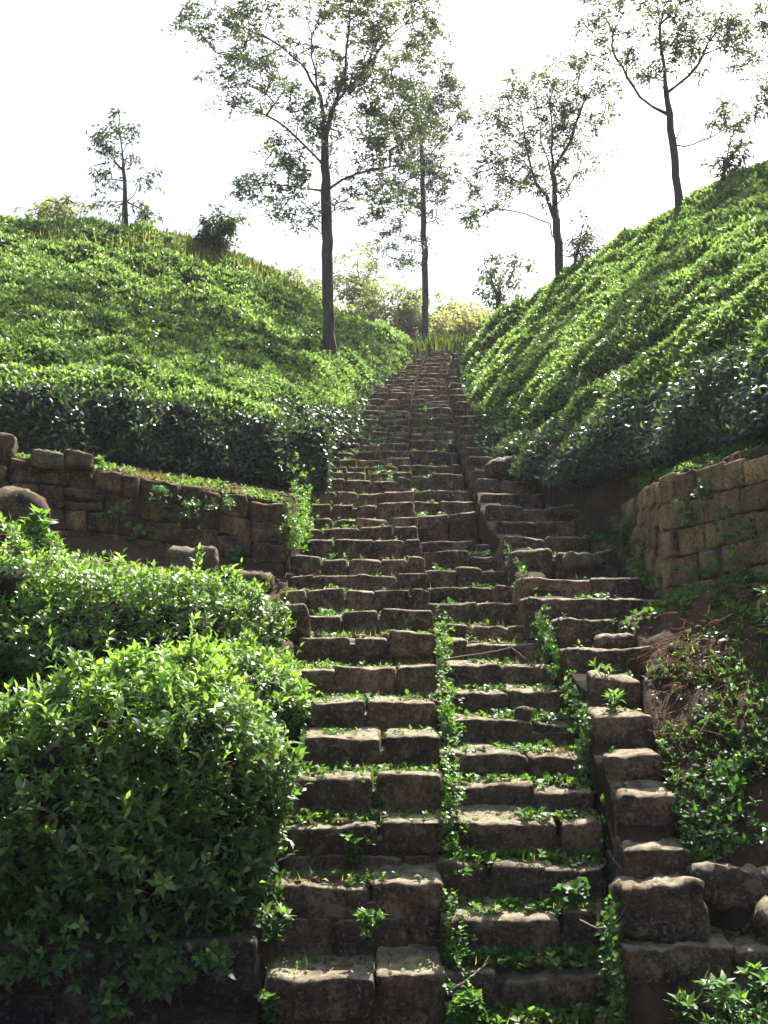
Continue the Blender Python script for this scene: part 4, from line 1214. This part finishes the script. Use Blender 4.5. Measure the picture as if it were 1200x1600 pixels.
d = rng.normal(0, 1, (n, 3)) * np.array((1, 1, 0.25))
Ls = rng.uniform(0.025, 0.07, n)
acc.add(*leaves(q + np.array((0, 0, 0.018)), d, rng.normal(0, 0.35, (n, 3)) + np.array((0, 0, 1)), Ls, Ls * 0.45, 0.25, 0.2, rng.random(n)))
tag(acc.build("leaf_litter", M_LITTER), "brown dead leaves lying on treads and earth", "leaf litter", kind="stuff")

# single plants
def plant(label, px, Y, h, nst, leaf, ratio=0.45, age_shade=0.6, lean=0.35, name="weed_plant", up=(0, 0, 1)):
    c = P(px[0], px[1], Y)
    th = thing(name, label, "plant", c, None)
    A, B = Acc(), Acc()
    for s in range(nst):
        a = rng.uniform(0, 6.28)
        d = np.array(up) + np.array((math.cos(a), math.sin(a), 0)) * rng.uniform(0.1, lean * 2)
        d = d / np.linalg.norm(d)
        hh_ = h * rng.uniform(0.6, 1.0)
        pts = np.array([c + d * hh_ * t + np.array((0, 0, -0.12 * hh_ * t * t)) for t in np.linspace(0, 1, 6)])
        B.add(*tube_path(pts, 0.005, 0.002, 5))
        m = max(2, int(hh_ / 0.05))
        q = pts[np.linspace(1, 5, m).astype(int)]
        A.add(*rosettes(q, np.tile(d, (m, 1)), 3, np.full(m, leaf), ratio, (0.7, 1.4), age_shade, 0.2, False, 0.01))
        A.add(*rosettes(pts[-1:], d[None], 5, np.array([leaf]), ratio, (0.5, 1.1), min(1, age_shade + 0.2), 0.2))
    A.build("leaves", M_WEED, th)
    B.build("stems", M_WEED, th)
    return th
plant("upright leafy plant against the third step of the left flight", (555, 1355), 7.25, 0.26, 5, 0.08)
plant("leafy plant low on the face of the second step of the left flight", (572, 1470), 6.75, 0.20, 5, 0.07, 0.6, 0.4)
plant("two-stemmed plant beside the fourth step of the left flight", (600, 1265), 7.55, 0.26, 3, 0.06, 0.5)
plant("broad-leaved seedling at the foot of the lowest left step", (425, 1598), 6.55, 0.2, 4, 0.08, 0.7, 0.6)
plant("white-flecked plant drooping at the left end of the second step", (425, 1480), 6.75, 0.25, 5, 0.09, 0.35)
plant("round-leaved plant in the shade at the right side of the sunken flight", (895, 1415), 6.95, 0.16, 6, 0.08, 0.95, 0.3)
plant("heart-leaved plant at the bottom of the sunken flight", (735, 1590), 6.5, 0.14, 6, 0.085, 0.95, 0.55)
plant("bright fern-like plant growing on top of the dark wall", (85, 727), 11.75, 0.15, 6, 0.10, 0.4, 0.95)
plant("leafy sprig on the wall top left of the straw", (160, 735), 12.0, 0.2, 4, 0.08, 0.45, 0.8)
plant("pointed bright plant on the corner of the dark wall", (345, 768), 12.5, 0.14, 4, 0.08, 0.35, 0.9)
plant("large drooping-leaved weed standing above the back bush at left", (60, 850), 9.4, 0.35, 4, 0.16, 0.55, 0.8)
plant("thin-leaved weed at the edge of the right flight under the dirt", (960, 1120), 7.95, 0.18, 4, 0.09, 0.25, 0.75)
plant("narrow-leaved plant beside a right-hand step", (945, 1065), 8.4, 0.16, 4, 0.08, 0.3, 0.75)
plant("dark leafy plant on a right-hand ledge before the yellow wall", (935, 970), 10.4, 0.3, 5, 0.09, 0.5, 0.35)
plant("bushy weed against the near corner of the yellow wall", (975, 855), 12.3, 0.42, 7, 0.1, 0.4, 0.5)
plant("silvery leafy plant in the bottom right corner", (1140, 1600), 6.12, 0.24, 9, 0.1, 0.35, 0.5)
plant("pale leafy plant at the right end of the bottom ledge", (1190, 1570), 6.15, 0.22, 8, 0.09, 0.35, 0.55)
plant("low leafy plant before the lowest right-hand block", (1060, 1602), 6.15, 0.16, 6, 0.09, 0.4, 0.4)
plant("bright single sprig hanging on the shaded front of the largest bush", (248, 1385), 6.4, 0.10, 2, 0.09, 0.4, 1.0, 0.3, "sprig", (0.1, -0.8, 0.4))

# sticks and roots
def stick(label, pts, r, mat, name="fallen_stick"):
    q = np.array([P(*p) for p in pts])
    th = thing(name, label, "stick", q[0])
    t = np.linspace(0, len(q) - 1, 24)
    path = np.stack([np.interp(t, np.arange(len(q)), q[:, k]) for k in range(3)], 1) + rng.normal(0, r * 0.3, (24, 3))
    A = Acc(); A.add(*tube_path(path, r, r * 0.5, 7))
    A.build("stem", mat, th)
    # a broken side spur
    a = path[14]; A2 = Acc(); A2.add(*tube_path(np.array([a, a + np.array((0.05, -0.02, 0.05)), a + np.array((0.09, -0.02, 0.11))]), r * 0.5, r * 0.2, 5))
    A2.build("side_twig", mat, th)
stick("pale dry stick lying at the foot of the sunken flight", [(702, 1548, 6.5), (735, 1528, 6.6), (762, 1503, 6.75)], 0.008, M_STICK)
stick("thin arching vine across a riser of the sunken flight", [(690, 1030, 9.1), (760, 1020, 9.05), (800, 1012, 9.1), (822, 1030, 9.05)], 0.006, M_STICK)
stick("thin curved runner hanging on the earth cheek at lower right", [(905, 1437, 6.7), (930, 1450, 6.65), (960, 1448, 6.6), (972, 1440, 6.6)], 0.006, M_STICK)
stick("long brown cane leaning along the top of the yellow wall", [(1115, 738, 9.75), (1150, 718, 9.6), (1195, 692, 9.5)], 0.014, M_DRY)
acc = Acc()
for k in range(150):
    x, y = rng.normal(1075, 42), rng.normal(1085, 45)
    Y = 8.2 + (1085 - y) * 0.008 + rng.normal(0, 0.05)
    a = P(x, y, Y)
    a[2] = float(ground(a[:1], a[1:2])[0]) + rng.uniform(0, 0.13)
    d = nrmz(rng.normal(0, 1, 3) * np.array((1, 0.7, 0.7)) + np.array((-0.3, -0.3, -0.3)))
    b = nrmz(rng.normal(0, 1, 3)); ln = rng.uniform(0.12, 0.4)
    pts = np.array([a + d * ln * t + b * 0.07 * math.sin(3 * t) for t in np.linspace(0, 1, 6)])
    acc.add(*tube_path(pts, 0.0045, 0.002, 4))
tag(acc.build("root_tangle", M_ROOT), "tangle of dry reddish roots spilling over the right dirt bank", "roots", kind="stuff")

# ------------------------------------------------------------------ the air over the hill, pale against the light
hm, hnt, hN, hL_, hout = new_mat("haze")
pv = hN.new("ShaderNodeVolumePrincipled")
pv.inputs["Color"].default_value = (0.93, 0.95, 1.0, 1)
pv.inputs["Density"].default_value = 0.00045
pv.inputs["Anisotropy"].default_value = 0.3
hL_.new(pv.outputs[0], hout.inputs["Volume"])
bv, bf = cube_grid(1, 1, 1)
hz_o = mk("haze", bv * np.array((170, 115, 22)) + np.array((0, 65, 18.0)), [bf], hm, None, None, False)
tag(hz_o, "thin pale haze in the air over the whole hillside", "haze", kind="stuff")
